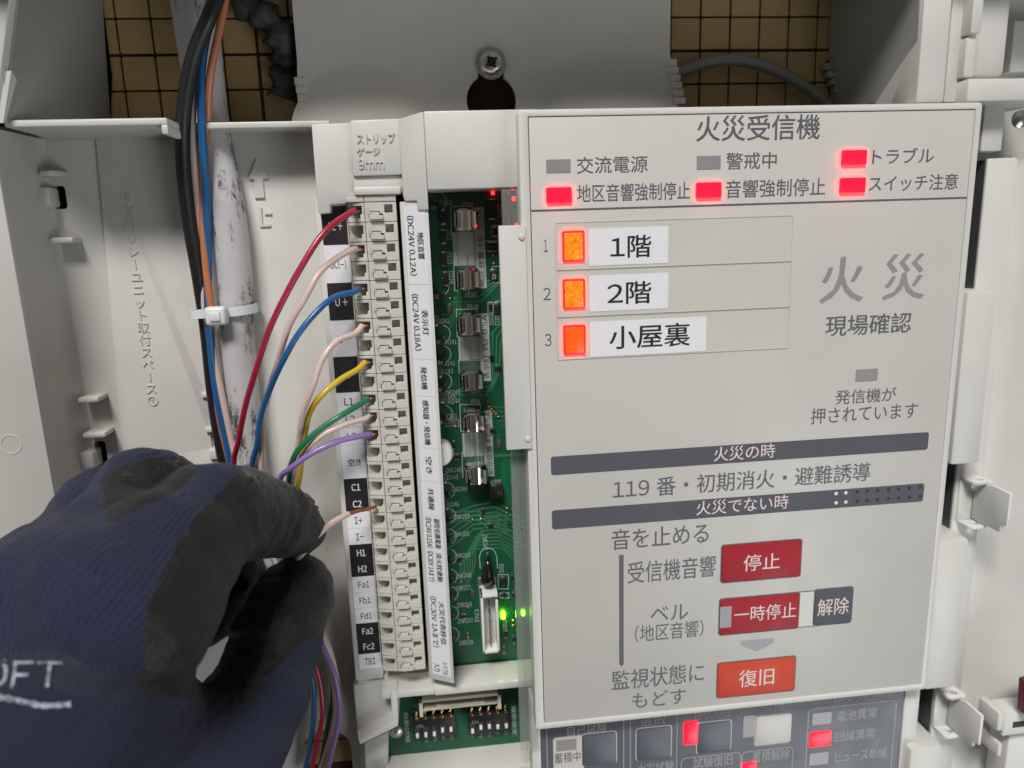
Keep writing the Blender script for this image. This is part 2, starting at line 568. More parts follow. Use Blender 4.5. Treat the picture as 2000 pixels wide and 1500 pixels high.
# standing ribs along the cable entry
a, b = P(8, 243, -5), P(326, 235, -5)
vr = (a[1] + b[1]) / 2
MB().box(a[0], b[0], vr - 0.75, vr + 0.75, FL, -5).box(b[0] - 1.5, b[0], vr - 2.8, vr - 0.7, FL, -5).build('rib', IVORY, enc, bevel=0.35)
a, b = P(336, 246, -17), P(612, 246, -17)
MB().box(a[0], b[0] + 4, a[1] - 0.8, a[1] + 0.7, FL, -17).build('rib', IVORY, enc, bevel=0.35)

# moulded clips beside the slots
for (x, y, hh, x1, big) in ((75, 339, -23, 118, 0), (72, 385, -23.5, 98, 1), (98, 470, -23, 142, 0), (150, 783, -22, 192, 0), (160, 852, -22, 206, 0), (152, 902, -22.5, 182, 1)):
    c, d_ = P(x, y, hh), P(x1, y, hh)
    MB().box(c[0], d_[0], c[1] - (2.4 if big else 0.75), c[1] + (2.4 if big else 0.75), FL - 0.5, hh).build('locating_clip', IVORY, enc, bevel=0.55)
for (x, y) in ((403, 772), (411, 840), (418, 888)):
    c = P(x, y, FL + 1.8)
    MB().box(c[0] - 1.4, c[0] + 2.2, c[1] - (1.4 if y == 888 else 0.7), c[1] + (1.4 if y == 888 else 0.7), FL + 0.5, FL + 1.9).build('locating_clip', IVORY, enc, bevel=0.3)
# ejector mark on the rim
c = P(22, 868, RH)
MB().lathe([(2.55, -0.1), (2.5, 0.10), (2.2, 0.10), (2.15, -0.1)], c, n=32).build('moulding_mark', IVORY, enc)

# raised writing down the field
RF = FL + 0.9
chars = '移信用リレーユニット取付スペース①'
pts = [(247, 388), (252, 418), (253, 440), (254, 468), (256, 497), (260, 520), (263, 544), (270, 575), (274, 592), (275, 616), (279, 645), (283, 667), (285, 690), (290, 713), (295, 736), (296, 756), (299, 781)]
text_mesh('\u56fd', 0.0)
ya, yb = P(247, 388, RF), P(299, 783, RF)
for i, ch in enumerate(chars):
    t_ = i / (len(chars) - 1)
    c = ya + (yb - ya) * t_
    em = 3.15
    gv, gf = glyph(ch)
    ref_ = glyph('\u56fd')[0]
    mid_ = (ref_.min(0) + ref_.max(0)) / 2
    q = (gv - mid_) * em / EM
    if ch == '\u30fc':
        q = np.c_[q[:, 1], -q[:, 0]]
    k = len(q)
    edge = {}
    for f_ in gf:
        for j in range(len(f_)):
            edge[(f_[j], f_[(j + 1) % len(f_)])] = 1
    sides = [(p0, p1, p1 + k, p0 + k) for (p0, p1) in edge if (p1, p0) not in edge]
    MB().add([(c[0] + p[0], c[1] + p[1], RF + 0.26) for p in q] + [(c[0] + p[0], c[1] + p[1], RF - 0.1) for p in q], gf + sides).build('raised_character', IVORY2, enc, smooth=False)
# raised arrow
MB().prism(polypx([(502, 311), (525, 348), (514, 349), (517, 386), (498, 387), (497, 350), (486, 350)], RF), RF - 0.1, RF + 0.6).build('arrow_mark', IVORY2, enc)
MB().prism(polypx([(506, 405), (511, 405), (513, 438), (529, 438), (529, 442), (508, 443)], RF), RF - 0.1, RF + 0.5).build('arrow_mark', IVORY2, enc)
MB().prism(polypx([(517, 415), (531, 415), (531, 419), (517, 419)], RF), RF - 0.1, RF + 0.5).build('arrow_mark', IVORY2, enc)

# mounting plate in the middle with keyhole
MPH = -27.0
kc = P(960, 196, MPH); kr = 46 / FPX * (CC[2] - MPH)
sc = P(960, 125, MPH); sw = 24 / FPX * (CC[2] - MPH)
key = []
a0 = math.asin(sw / kr)
for t in range(25):
    a = math.pi / 2 + a0 + (2 * math.pi - 2 * a0) * t / 24
    key.append((kc[0] + kr * math.cos(a), kc[1] + kr * math.sin(a)))
key += [(sc[0] + sw * math.cos(math.radians(t)), sc[1] + sw * math.sin(math.radians(t))) for t in range(0, 181, 15)]
pl = [P(570, 0, MPH)[0], P(1310, 0, MPH)[0]]
vbot, vmid = P(900, 300, MPH)[1], P(900, 112, MPH)[1]
MB().prism([(pl[0], 45), (pl[0], vmid), (pl[0] - 0.6, vmid - 8), (pl[0] + 0.4, vbot), (pl[1] + 2, vbot), (pl[1] + 2.5, vmid - 8), (pl[1], vmid), (pl[1], 45)], MPH - 1.8, MPH, [key]).build('mounting_plate', IVORY2, enc, bevel=0.0)
# shallow domes with toothed edge either side (cable cut-outs)
for sgn, cx, cy, rr in ((-1, 712, 275, 19.0), (1, 1195, 262, 19.0)):
    c = P(cx, cy, MPH)
    mb = MB()
    prof = [(rr, 0.02), (rr - 0.8, 0.12), (rr - 2.2, 0.45), (rr - 4.5, 0.95), (rr - 8, 1.4), (rr - 13, 1.7), (0.01, 1.8)]
    mb.lathe(prof, (c[0], c[1], MPH), n=48, a0=math.radians(12), a1=math.radians(168), ref=(1, 0, 0))
    mb.build('cable_dome', IVORY2, enc, angle=60)
for i in range(5):
    c = P(584 + 3.0 * i, 158 + i * 16, MPH)
    MB().box(c[0] - 1.2, c[0] + 1.9, c[1] - 0.97, c[1] + 0.97, MPH - 1.5, MPH + 0.22 + 0.05 * (i % 2)).build('knockout_tooth', IVORY2, enc, bevel=0.25)
for i in range(6):
    c = P(1318 + 3.4 * i, 122 + i * 15, MPH)
    MB().box(c[0] - 2.8, c[0] + 0.6, c[1] - 0.92, c[1] + 0.92, MPH - 1.5, MPH + 0.22 + 0.05 * (i % 2)).build('knockout_tooth', IVORY2, enc, bevel=0.25)
# plate behind the knock-out on the right and right entry wall
mb = MB()
q = [P(1797, -40, -4), P(1792, 78, -4), P(1709, 200, -19), P(1640, 215, -30), P(1622, 195, -34.5), P(1608, 128, -34.5), P(1618, 115, -34.5), P(1624, 0, -34.5), P(1626, -40, -34.5)]
w2 = [(x[0] + 2.0, x[1], x[2]) for x in q]
k = len(q)
mb.add(q + w2, [tuple(range(k))[::-1], tuple(range(k, 2 * k))] + [(i, (i + 1) % k, (i + 1) % k + k, i + k) for i in range(k)])
mb.build('cable_entry_wall', SHADE_GREY, enc)
mb = MB()
q = [P(1796, 70, -3.5), P(1798, 215, -3.5), P(1700, 215, -20)]
w2 = [(x[0] + 1.2, x[1], x[2]) for x in q]
mb.add(q + w2, [(0, 1, 2), (5, 4, 3), (0, 1, 4, 3), (1, 2, 5, 4), (2, 0, 3, 5)])
mb.build('corner_web', IVORY2, enc)
for i in range(5):
    c = P(1618 + 6.5 * i, 128 + i * 15, -31)
    MB().box(c[0] - 0.6, c[0] + 2.8, c[1] - 0.95, c[1] + 0.95, -34.5, -32 + 0.1 * i).build('knockout_tooth', SHADE_GREY, enc, bevel=0.3)
# top wall of the box, just above the view
MB().box(-175, 160, 37, 40, -34, 3.5).build('top_wall', IVORY, enc, bevel=0.4)

# mounting screw
s0 = P(960, 121, MPH + 2.5)
scr = thing('mounting_screw', (s0[0], s0[1], MPH), 'steel cross-head screw with washer holding the plate above the keyhole', 'screw')
MB().lathe([(0.01, 0.0), (4.0, 0.0), (4.05, 0.25), (4.0, 0.75), (3.5, 0.8), (2.0, 0.8)], (s0[0], s0[1], MPH + 0.05), n=36).build('washer', STEEL, scr)
mb = MB().lathe([(3.3, 0.0), (3.25, 0.5), (2.9, 1.25), (2.2, 1.75), (1.2, 1.95), (0.9, 1.6), (0.4, 0.7), (0.01, 0.6)], (s0[0], s0[1], MPH + 0.85), n=32)
mb.build('screw_head', STEEL, scr)
ca = math.radians(35)
mb = MB()
for aa in (ca, ca + math.pi / 2):
    d = np.array([math.cos(aa), math.sin(aa)]); e = np.array([-d[1], d[0]])
    q = [tuple(np.array(s0[:2]) + d * sx * 1.75 + e * sy * 0.36) for sx, sy in ((-1, -1), (1, -1), (1, 1), (-1, 1))]
    mb.prism(q, MPH + 2.2, MPH + 2.83 + (0.01 if aa == ca else 0))
mb.build('cross_slot', BLACKP, scr)

# ================================================================== INNER CHASSIS (terminal cover, ledge, shelf)
cha = thing('terminal_chassis', (-30, -200, -26), 'ivory moulded terminal cover and frame carrying the terminal labels and board', 'chassis')
hA, hB, hC, hD = -10.5, -9.0, -7.4, -5.2
MB().prism(polypx([(608, 243), (690, 239), (694, 384), (676, 384), (676, 398), (645, 400), (645, 416), (621, 418)], hA), -27, hA).build('cover_side', IVORY, cha, bevel=0.35)
MB().prism(polypx([(683, 235), (784, 231), (787, 341), (689, 344)], hB), -24, hB).build('strip_gauge_block', IVORY, cha, bevel=0.45)
MB().prism(polypx([(690, 345), (786, 342), (786, 376), (692, 378)], hB - 0.9), -24, hB - 0.9).build('strip_gauge_step', IVORY, cha, bevel=0.3)
bu, bv = P(691, 380, hB)[0], P(740, 372, hB)[1]
MB().box(P(691, 380, hB)[0], P(783, 376, hB)[0], P(740, 380, hB)[1], P(740, 364, hB)[1], -24, hB - 0.2).build('strip_gauge_lip', IVORY, cha, bevel=0.5)
# shoulder: rises from the gauge block to the board cover
uC0, uC1 = P(782, 300, hB)[0], P(831, 300, hD)[0]
vC1 = P(800, 226, hC)[1]
vCb = P(832, 371, hD)[1]
fC = lambda u, v: hB + 0.3 + (hD - hB - 0.3) * min(1, max(0, (u - uC0) / (uC1 - uC0)))
MB().prism([(uC0, vC1 - 0.5), (uC1, vC1 + 0.6), (uC1, vCb - 4.6), (uC1 - 2.7, vCb - 4.6), (uC1 - 2.7, vCb - 2.4), (uC0 + 0.4, vCb - 2.4), (uC0, vCb - 1)], -22, fC).build('cover_shoulder', IVORY, cha, bevel=0.3)
uD1 = P(1004, 300, hD)[0]
MB().prism([(uC1 + 0.02, vC1 + 0.65), (uD1 + 6, vC1 + 0.75), (uD1 + 6, vCb), (uC1 + 0.02, vCb)], -19, hD).build('board_cover', IVORY, cha, bevel=0.45)
for s, x0, y0, x1, y1, hp in (('ストリップ', 697, 271, 771, 269, 20), ('ゲージ', 697, 296, 742, 294, 17), ('9mm', 700, 321, 750, 319, 20)):
    T(s, x0, y0, x1, y1, hp, hB, IVORY, cha, 0.004, thick=0.28, name='raised_character')

# label column
hL = -13.8
TP = 4.764
u_l0, u_l1 = -48.5, -42.35
v_l0 = -19.75 - 0.05
ucol0 = -49.9
v_col_bot = P(700, 1330, hL)[1]
MB().box(ucol0, -42.0, v_col_bot, -18.0, -26, hL).build('label_column', IVORY, cha, bevel=0.35)
cells = [('BL +', 2, 1), ('BC(-)', 2, 0), ('U +', 2, 1), ('U -', 2, 0), ('A', 2, 1), ('L1', 1, 0), ('L2', 1, 0), ('L3', 1, 0), ('空き', 2, 0), ('C1', 1, 1), ('C2', 1, 1), ('I+', 1, 0), ('I-', 1, 0), ('H1', 1, 1), ('H2', 1, 1), ('Fa1', 1, 0), ('Fb1', 1, 0), ('Fd1', 1, 0), ('Fa2', 1, 1), ('Fc2', 1, 1), ('TBI', 1, 0)]
v = v_l0
for s, nrow, blk in cells:
    hgt = TP * nrow
    g = 0.05
    o = MB().box(u_l0, u_l1, v - hgt + g, v - g, hL - 0.1, hL + 0.12).build('label', INK if blk else PAPER, cha)
    tw = {1: 0.9, 2: 2.4, 3: 3.1, 4: 3.4, 5: 3.8}[len(s)] if s != '空き' else 3.5
    th = 2.0 if s != '空き' else 1.9
    if s == 'BC(-)': th = 2.3
    if s in ('I+', 'I-'): tw = 2.1
    letter(s, (u_l0 + 3.1 if nrow == 1 else u_l0 + 3.3, v - hgt / 2 - (0.1 if nrow == 1 else 0.15), hL + 0.12), (tw, 0, 0), (0, th, 0), WINK if blk else INK, o, 0.03 if (blk and nrow == 1) else 0.008)
    v -= hgt
v_lbl_bot = v

# slanted label ledge between terminals and board
hl0, hl1 = -9.2, -6.4
ul0 = (P(797, 430, hl0)[0] + P(836, 1285, hl0)[0]) / 2
ul1 = (P(836, 430, hl1)[0] + P(878, 1320, hl1)[0]) / 2
print('ledge', ul0, ul1)
vl_top = vCb - 2.4
vl_bot = P(882, 1335, hl1)[1]
slope = (hl1 - hl0) / (ul1 - ul0)
fL = lambda u, v: hl0 + slope * (u - ul0)
MB().prism([(ul0 - 0.9, vl_bot), (ul1 + 0.7, vl_bot), (ul1 + 0.7, vl_top), (ul0 - 0.9, vl_top)], lambda u, v: -21 if u < ul0 else -18, fL).build('label_ledge', IVORY, cha, bevel=0.25)
c = P(870, 888, -8.5)
MB().lathe([(3.2, -5), (3.3, -0.6), (2.9, 0), (0.01, 0.05)], (ul1 + 0.4, c[1], -8.4), n=28).build('ledge_boss', IVORY, cha)
led = [(('地区音響', '(DC24V 0.12A)'), 402, 556), (('表示灯', '(DC24V 0.18A)'), 556, 702), (('発信機', ''), 702, 775), (('感知器・発信機', ''), 775, 877), (('空き', ''), 877, 942), (('共通線', ''), 942, 1010), (('副受信機電源', '(DC24V 0.15A)'), 1010, 1076), (('消火栓連動', '(DC30V 1Aまで)'), 1076, 1142), (('火災代表移信', '(DC30V 1Aまで)'), 1142, 1294), (('トラブル', '入力'), 1294, 1334)]
edges = [P(817, y, (hl0 + hl1) / 2)[1] for _, y, _ in led] + [P(855, led[-1][2] - 14, (hl0 + hl1) / 2)[1]]
xd = np.array([ul1 - ul0, 0, hl1 - hl0]); xw = np.linalg.norm(xd)
for i, ((s1, s2), y0, y1) in enumerate(led):
    va, vb = edges[i], edges[i + 1]
    m = MB()
    m.prism([(ul0 + 0.1, vb + 0.06), (ul1 - 0.1, vb + 0.06), (ul1 - 0.1, va - 0.06), (ul0 + 0.1, va - 0.06)], lambda u, v: fL(u, v) - 0.1, lambda u, v: fL(u, v) + 0.10)
    o = m.build('label', PAPER, cha)
    L = va - vb
    mid = lambda t: np.array([ul0, (va + vb) / 2, hl0]) + xd * t + np.array([-slope, 0, 1]) * 0.13
    f1 = {4: 0.42, 3: 0.62, 7: 0.86, 2: 0.52, 6: 0.88, 5: 0.86}[len(s1)]
    if i < 2: f1 = 0.34
    if i == 8: f1 = 0.55
    if i == 9: f1 = 0.8
    two = bool(s2)
    letter(s1, mid(0.72 if two else 0.5), (0, -L * f1, 0), xd * 0.30, INK, o, 0.006)
    if two:
        f2 = 0.76 if i < 2 else (0.9 if i < 8 else (0.66 if i == 8 else 0.55))
        letter(s2, mid(0.30), (0, -L * f2, 0), xd * 0.34, INK, o, 0.004)

# shelf below the board window and lower frame
PB = -20.0
vs = P(960, 1335, -9)[1]
vsb = P(1030, 1260, PB)[1]
print('shelf', vs, vsb, P(900, 1268, PB)[1])
MB().box(-27.5, 4.0, vs - 2.2, vs, -19.4, -9).build('shelf', mat('ivory_plastic_gloss', (0.60, 0.59, 0.555), 0.16, var=0.03, bump=0.03), cha, bevel=0.3)
# frame running down beside the lower board window
fr = polypx([(762, 1350), (776, 1350), (778, 1418), (704, 1455), (700, 1447), (767, 1411)], -9)
MB().prism(fr, -24, -9).build('frame_return', IVORY, cha, bevel=0.3)
MB().prism(polypx([(766, 1356), (767, 1411), (700, 1447), (690, 1340), (740, 1332)], -14), -24, lambda u, v: -14.2).build('frame_web', IVORY2, cha, bevel=0.2)
MB().box(-49.5, -27.5, vs - 2.0, v_lbl_bot - 3.4, -26, -14.6).build('terminal_end_plate', IVORY2, cha, bevel=0.3)
MB().box(-42.5, -27.2, vs - 2.2, vs, -19, -9.6).build('shelf_end', IVORY, cha, bevel=0.3)
vlow = P(900, 1462, PB)[1]
MB().box(-43.6, 4.0, -215, vlow, -26, -10).build('lower_shelf', IVORY, cha, bevel=0.4)
MB().prism(polypx([(712, 1452), (757, 1430), (760, 1580), (718, 1580)], -16), -27, -16).build('lower_post', IVORY2, cha, bevel=0.3)

# ================================================================== TERMINAL BLOCK
hT = -10.0
tuL, tuD, tuR = -41.75, -37.45, -29.7
NT = 27
vT0 = -20.91 + 0.34 * TP       # top of the first terminal
tb = thing('terminal_block', (-36, vT0 - NT * TP, -24), 'long beige push-in terminal block with twenty-seven levered terminals', 'terminal block')
MB().box(tuL + 0.2, tuR - 0.1, vT0 - NT * TP + 0.1, vT0 - 0.1, -22, hT - 4.9).build('block_base', TERM, tb)
MB().box(tuL - 0.1, tuD - 0.06, vT0 + 0.12, vT0 + 1.5, -22, hT).box(tuD + 0.06, tuR, vT0 + 0.12, vT0 + 1.5, -22, hT + 0.02).build('end_cap', TERM, tb, bevel=0.12)
MB().box(-29.3, ul0 - 1.2, vT0 - NT * TP, vT0 + 1.6, -22, -15.5).build('gap_shade_strip', BLACKP, tb)  # black strip standing in for the shade deep in the gap
def fv(fr): return -fr * TP
mb = MB()
sq = [(-32.62, fv(.135)), (-30.58, fv(.135)), (-30.58, fv(.55)), (-32.62, fv(.55))]
lev = [(-36.0, fv(.455)), (-33.75, fv(.455)), (-33.75, fv(.585)), (-33.02, fv(.585)), (-33.02, fv(.885)), (-36.5, fv(.885)), (-36.5, fv(.60)), (-36.0, fv(.60))]
mb.prism([(tuD + .06, fv(.985)), (tuR, fv(.985)), (tuR, fv(.015)), (tuD + .06, fv(.015))], -5, 0, [sq, lev])
mb.box(-32.7, -30.5, fv(.6), fv(.1), -5, -2.3)
mb.box(-36.6, -32.9, fv(.92), fv(.42), -5, -1.7)
# wire entry: C-shaped mouth with stepped lower jaw and a ramp
sl = lambda u, v: -0.05 - max(0.0, (tuD - 1.6 - u)) * 0.42
mb.prism([(tuL + 0.1, fv(.985)), (tuD - .06, fv(.985)), (tuD - .06, fv(.015)), (tuL + 0.1, fv(.015)), (tuL + 0.1, fv(.16)), (tuD - .62, fv(.16)), (tuD - .62, fv(.60)), (tuD - 1.05, fv(.60)), (tuD - 1.05, fv(.80)), (tuL + 0.9, fv(.80)), (tuL + 0.1, fv(.66))], -5, sl)
mb.prism([(tuL + 0.1, fv(.82)), (tuD - .5, fv(.82)), (tuD - .5, fv(.14)), (tuL + 0.1, fv(.14))], -5, lambda u, v: -2.2 - (u - tuL) * 0.55)
house = bpy.data.meshes.new('terminal')
house.from_pydata([tuple(Dv(p)) for p in mb.v], [], mb.f)
finish(house, 0.07, 1)
house.materials.append(TERM)
mb = MB()
mb.prism([(-35.85, fv(.50)), (-33.85, fv(.50)), (-33.85, fv(.67)), (-33.06, fv(.67)), (-33.06, fv(.875)), (-36.3, fv(.875)), (-36.3, fv(.615)), (-35.85, fv(.615))], -2, 1.0)
leverm = bpy.data.meshes.new('release_lever')
mb.box(-34.98, -34.90, fv(.86), fv(.51), 0.6, 1.002)
leverm.from_pydata([tuple(Dv(p)) for p in mb.v], [], mb.f)
finish(leverm, 0.07, 1)
leverm.materials.append(TERM)
for i in range(NT):
    o = bpy.data.objects.new('terminal', house)
    COL.objects.link(o); o.parent = tb
    o.location = Dv(np.array([0, vT0 - i * TP, hT]) - ORIG['terminal_block'])
    l = bpy.data.objects.new('release_lever', leverm)
    COL.objects.link(l); l.parent = o
    l.location = Dv((random.uniform(-.04, .04), random.uniform(-.03, .03), random.uniform(-.12, .08)))

def tv(i, fr=.38):
    return vT0 - (i + fr) * TP

# ================================================================== CIRCUIT BOARD
pcb = thing('circuit_board', (-15, -182, PB - 1.6), 'green circuit board with fuses and chips beside the operating panel', 'circuit board')
vP1, vP0 = -10.0, P(900, 1475, PB)[1] - 4
MB().box(-44, 30, vP0, vP1, PB - 1.6, PB).build('board', PCBM, pcb)
# tracks
mb = MB()
def trk(pts, w=0.42):
    mb.ribbon([P(x, y, PB)[:2] for x, y in pts], w, PB - 0.02, PB + 0.03)
for k in range(4):
    trk([(880 + 6 * k, 640 - 9 * k), (882 + 6 * k, 590 - 9 * k), (940 - 3 * k, 588 - 9 * k), (968 + 4 * k, 560 - 8 * k), (985, 540 - 8 * k)])
for k in range(3):
    trk([(884 + 7 * k, 790 - 5 * k), (884 + 7 * k, 770 - 6 * k), (950 + k * 6, 772 - 8 * k), (962 + 6 * k, 745 - 8 * k), (962 + 8 * k, 650 + 8 * k), (995, 612 + 9 * k)], 0.5)
for k in range(6):
    trk([(870, 1075 - 12 * k), (905, 1050 - 11 * k), (925, 1033 - 9 * k), (975 - 2 * k, 1030 - 10 * k), (1030, 1072 - 13 * k)], 0.48)
for k in range(7):
    trk([(872 + 7 * k, 1180 - 6 * k), (898 + 5 * k, 1150 - 8 * k), (898 + 5 * k, 1105 - 9 * k), (930 + 3 * k, 1072 - 7 * k), (980 - 2 * k, 1070 - 7 * k), (1005, 1095 - 9 * k), (1030, 1100 - 9 * k)], 0.42)
for k in range(3):
    trk([(880, 1000 + 9 * k), (935, 998 + 9 * k), (948, 1008 + 9 * k), (990, 1006 + 9 * k), (1030, 1012 + 9 * k)], 0.5)
for k in range(5):
    trk([(955 + 6 * k, 795 + 9 * k), (985, 795 + 9 * k), (1010, 800 + 9 * k)], 0.3)
trk([(960, 890), (1030, 888)], 0.9)
mb.build('copper_tracks', TRACE, pcb, kind='stuff')
MB().prism(polypx([(978, 905), (985, 895), (1040, 893), (1040, 985), (980, 988)], PB), PB - 0.02, PB + 0.035).build('copper_area', mat('pour_green', (0.012, 0.15, 0.06), 0.3), pcb)
# silk screen outlines
mb = MB()
def silk(pts, w=0.2):
    mb.ribbon([P(x, y, PB)[:2] for x, y in pts], w, PB, PB + 0.055)
def arc(x, y, r, a0, a1, n=10):
    c = P(x, y, PB); rr = r / FPX * (CC[2] - PB)
    mb.ribbon([(c[0] + rr * math.cos(math.radians(a0 + (a1 - a0) * k / n)), c[1] + rr * math.sin(math.radians(a0 + (a1 - a0) * k / n))) for k in range(n + 1)], 0.2, PB, PB + 0.055)
for y in (393, 560, 652, 692, 745, 808, 884, 958, 1008, 1048, 1088, 1126, 1160, 1198, 1240):
    arc(854 + (y - 390) * 0.032, y, 17, -60, 75)
for (x0, y0, x1, y1) in ((880, 403, 922, 460), (886, 510, 930, 568), (891, 604, 931, 658), (896, 704, 940, 755), (898, 790, 938, 842), (902, 884, 940, 932)):
    silk([(x1, y0), (x0, y0), (x0 + 2, y1), (x0 + 10, y1)])
    silk([(x1, y0), (x1 + 1, y0 + 16)])
arc(953, 1085, 17, 0, 180); silk([(936, 1085), (938, 1110)]); silk([(970, 1085), (972, 1110)])
for (x0, y0, x1, y1) in ((935, 1128, 968, 1144), (973, 1122, 993, 1150), (976, 1158, 994, 1168), (962, 520, 985, 552), (960, 440, 985, 463), (953, 590, 963, 610), (968, 588, 985, 612), (871, 820, 896, 833), (946, 470, 985, 490)):
    silk([(x0, y0), (x1, y0), (x1, y1), (x0, y1), (x0, y0)], 0.16)
mb.build('silkscreen_lines', SILK, pcb)
def ST(s, x0, y0, x1, y1, hp): T(s, x0, y0, x1, y1, hp, PB, SILK, pcb, 0.0, name='silkscreen_text')
for s, x0, y, x1 in (('ZNR201', 858, 396, 884), ('FEBA', 903, 399, 925), ('FEBB', 909, 575, 931), ('FEUB', 913, 599, 935), ('D241', 857, 627, 878), ('ZNR241', 861, 668, 892), ('ZNR242', 858, 710, 888), ('D242', 863, 725, 885), ('ZNR243', 867, 766, 898), ('D243', 867, 775, 889), ('ZNR244', 867, 784, 898), ('FEUA', 918, 763, 938), ('FEIA', 920, 785, 938), ('C201', 872, 813, 893), ('ZNR245', 870, 918, 902), ('D245', 873, 932, 895), ('ZNR246', 881, 955, 913), ('D246', 876, 985, 896), ('L201', 961, 941, 979), ('ZNR203', 886, 1009, 917), ('ZNR205', 886, 1043, 916), ('ZNR204', 887, 1085, 918), ('ZNR208', 890, 1124, 920), ('ZNR207', 890, 1148, 920), ('ZNR206', 892, 1181, 922), ('ZNR210', 894, 1212, 924), ('ZNR209', 896, 1255, 924)):
    ST(s, x0, y, x1, y, 9)
for s, x, y0, y1 in (('D201', 975, 400, 425), ('D221', 876, 450, 470), ('D222', 878, 492, 516), ('D224', 881, 530, 554), ('R203', 959, 612, 634), ('D211', 971, 616, 636), ('ZNR247', 947, 1044, 1074), ('R202', 979, 1102, 1118), ('CN2', 931, 1190, 1215), ('D205', 986, 1212, 1234)):
    V(s, (x, x + 1), y0, y1, 9, PB, SILK, pcb, bold=0.0, name='silkscreen_text')
# rating strips printed next to the fuses
for s, (x0, x1), y0, y1, ys in (('地区音響　FB　0.5A', (934, 941), 405, 563, 0), ('表示灯　FU　0.5A', (944, 950), 612, 744, 0), ('副受信機　FI　0.5A', (951, 956), 801, 930, 0)):
    a, b = P(x0, y0, PB), P(x1, y1, PB)
    uu = (a[0] + b[0]) / 2
    o = MB().box(uu - 1.35, uu + 1.35, b[1], a[1], PB - 0.05, PB + 0.06).build('rating_strip', SILK, pcb)
    letter(s, (uu + 0.2, (a[1] + b[1]) / 2, PB + 0.07), (0, (a[1] - b[1]) * 0.95, 0), (-1.75, 0, 0), INK, o, 0.0)
    MB().box(uu - 7.2, uu - 1.5, b[1] + 6.2, a[1] - 6.2, PB - 0.05, PB + 0.055).build('fuse_field', SILK, pcb)
# small parts
def chip(x, y, w, l, z, material=CHIP, ends=True, name='chip'):
    c = P(x, y, PB + z)
    o = MB().box(c[0] - w / 2, c[0] + w / 2, c[1] - l / 2, c[1] + l / 2, PB, PB + z).build(name, material, pcb, bevel=0.08)
    if ends:
        for sg in (-1, 1):
            MB().box(c[0] - w * .38, c[0] + w * .38, c[1] + sg * (l / 2 + 0.16) - .28, c[1] + sg * (l / 2 + 0.16) + .28, PB, PB + z * .55).build('solder_end', SOLDER, o, bevel=0.12)
    return o
for (x, y, w, l, z) in ((865, 424, 1.5, 3.0, 1.1), (866, 462, 1.5, 3.0, 1.1), (867, 506, 1.5, 3.1, 1.1), (870, 545, 1.5, 3.1, 1.1), (962, 408, 2.4, 4.6, 1.8), (967, 452, 1.4, 1.9, .7), (962, 482, 3.0, 2.0, 1.0), (964, 537, 2.1, 2.2, .8), (958, 600, 1.0, 1.6, .6), (971, 602, 1.6, 2.1, 1.0), (983, 1137, 1.8, 2.2, .7), (984, 1163, 1.0, 1.0, .6), (1004, 1163, 1.0, 1.0, .6)):
    chip(x, y, w, l, z)
for (x, y, w, l, z) in ((884, 827, 2.4, 1.2, .8), (851, 627, 1.4, 2.0, 1.0), (858, 728, 1.4, 2.0, 1.0), (862, 778, 1.4, 2.0, 1.0), (868, 936, 1.4, 2.0, 1.0), (871, 988, 1.4, 2.0, 1.0)):
    chip(x, y, w, l, z, CERAM)
for (x, y, w, l, z) in ((878, 603, 1.0, 1.8, .6), (886, 870, 1.0, 1.8, .6), (893, 893, 1.8, 1.0, .6), (944, 1000, 1.0, 1.6, .5), (958, 1028, 1.6, 1.0, .5), (897, 1095, 1.0, 1.6, .5), (923, 1160, 1.0, 1.7, .5), (905, 1205, 1.7, 1.0, .5), (988, 1240, 1.0, 1.8, .5), (1004, 1250, 1.0, 1.8, .5), (1002, 1130, 1.0, 1.8, .5), (960, 700, 1.0, 1.6, .5), (972, 720, 1.6, 1.0, .5), (962, 842, 1.6, 1.0, .5), (975, 868, 1.0, 1.7, .5), (985, 1270, 1.2, 1.8, .5)):
    chip(x, y, w, l, z, CERAM if (x + y) % 2 else CHIP)
o = chip(969, 962, 4.0, 3.8, 2.6, CHIP, True, 'inductor')
T('N', 972, 962, 980, 962, 9, PB + 2.6, mat('grey_mark', (.08, .08, .08), .6), o, 0.0)
c = P(965, 540, PB + .85); letter('472', (c[0], c[1], PB + .81), (0, -1.4, 0), (1.0, 0, 0), WINK, pcb, 0.0, name='silkscreen_text')
# round varistors half under the ledge
for i, y in enumerate((400, 572, 660, 700, 752, 815, 890, 965, 1012, 1052, 1092, 1130, 1165, 1202, 1245)):
    c = P(846 + (y - 390) * 0.032, y, PB + 3)
    MB().lathe([(0.01, -1.1), (1.9, -1.0), (2.45, -0.5), (2.45, 0.5), (1.9, 1.0), (0.01, 1.1)], (c[0] - .6, c[1] - 0.6, PB + 3.0), axis=(0.25, 1, 0.05), n=20).build('varistor', CHIP, pcb)
    c = P(858 + (y - 390) * 0.032, y, PB + .5)
    MB().lathe([(0.5, -0.4), (0.45, 0.15), (0.2, 0.4), (0.01, 0.42)], (c[0], c[1], PB + 0.3), n=10).build('solder_joint', mat('flux_joint', (0.35, 0.25, 0.2), 0.35, 0.8), pcb)
for (x, y) in ((862, 583), (879, 583), (865, 613), (953, 786), (955, 796), (960, 800), (964, 805), (969, 809), (973, 814), (990, 993), (990, 1002), (923, 1015), (939, 1014), (906, 1118), (902, 1136), (914, 1186), (913, 1237), (914, 1246), (1002, 1212), (1002, 1222), (963, 500), (964, 515)):
    c = P(x, y, PB)
    MB().lathe([(0.42, 0.0), (0.4, 0.12), (0.22, 0.3), (0.01, 0.33)], (c[0], c[1], PB), n=10).build('via', SOLDER if x in (879, 939, 923) else COPPER, pcb)
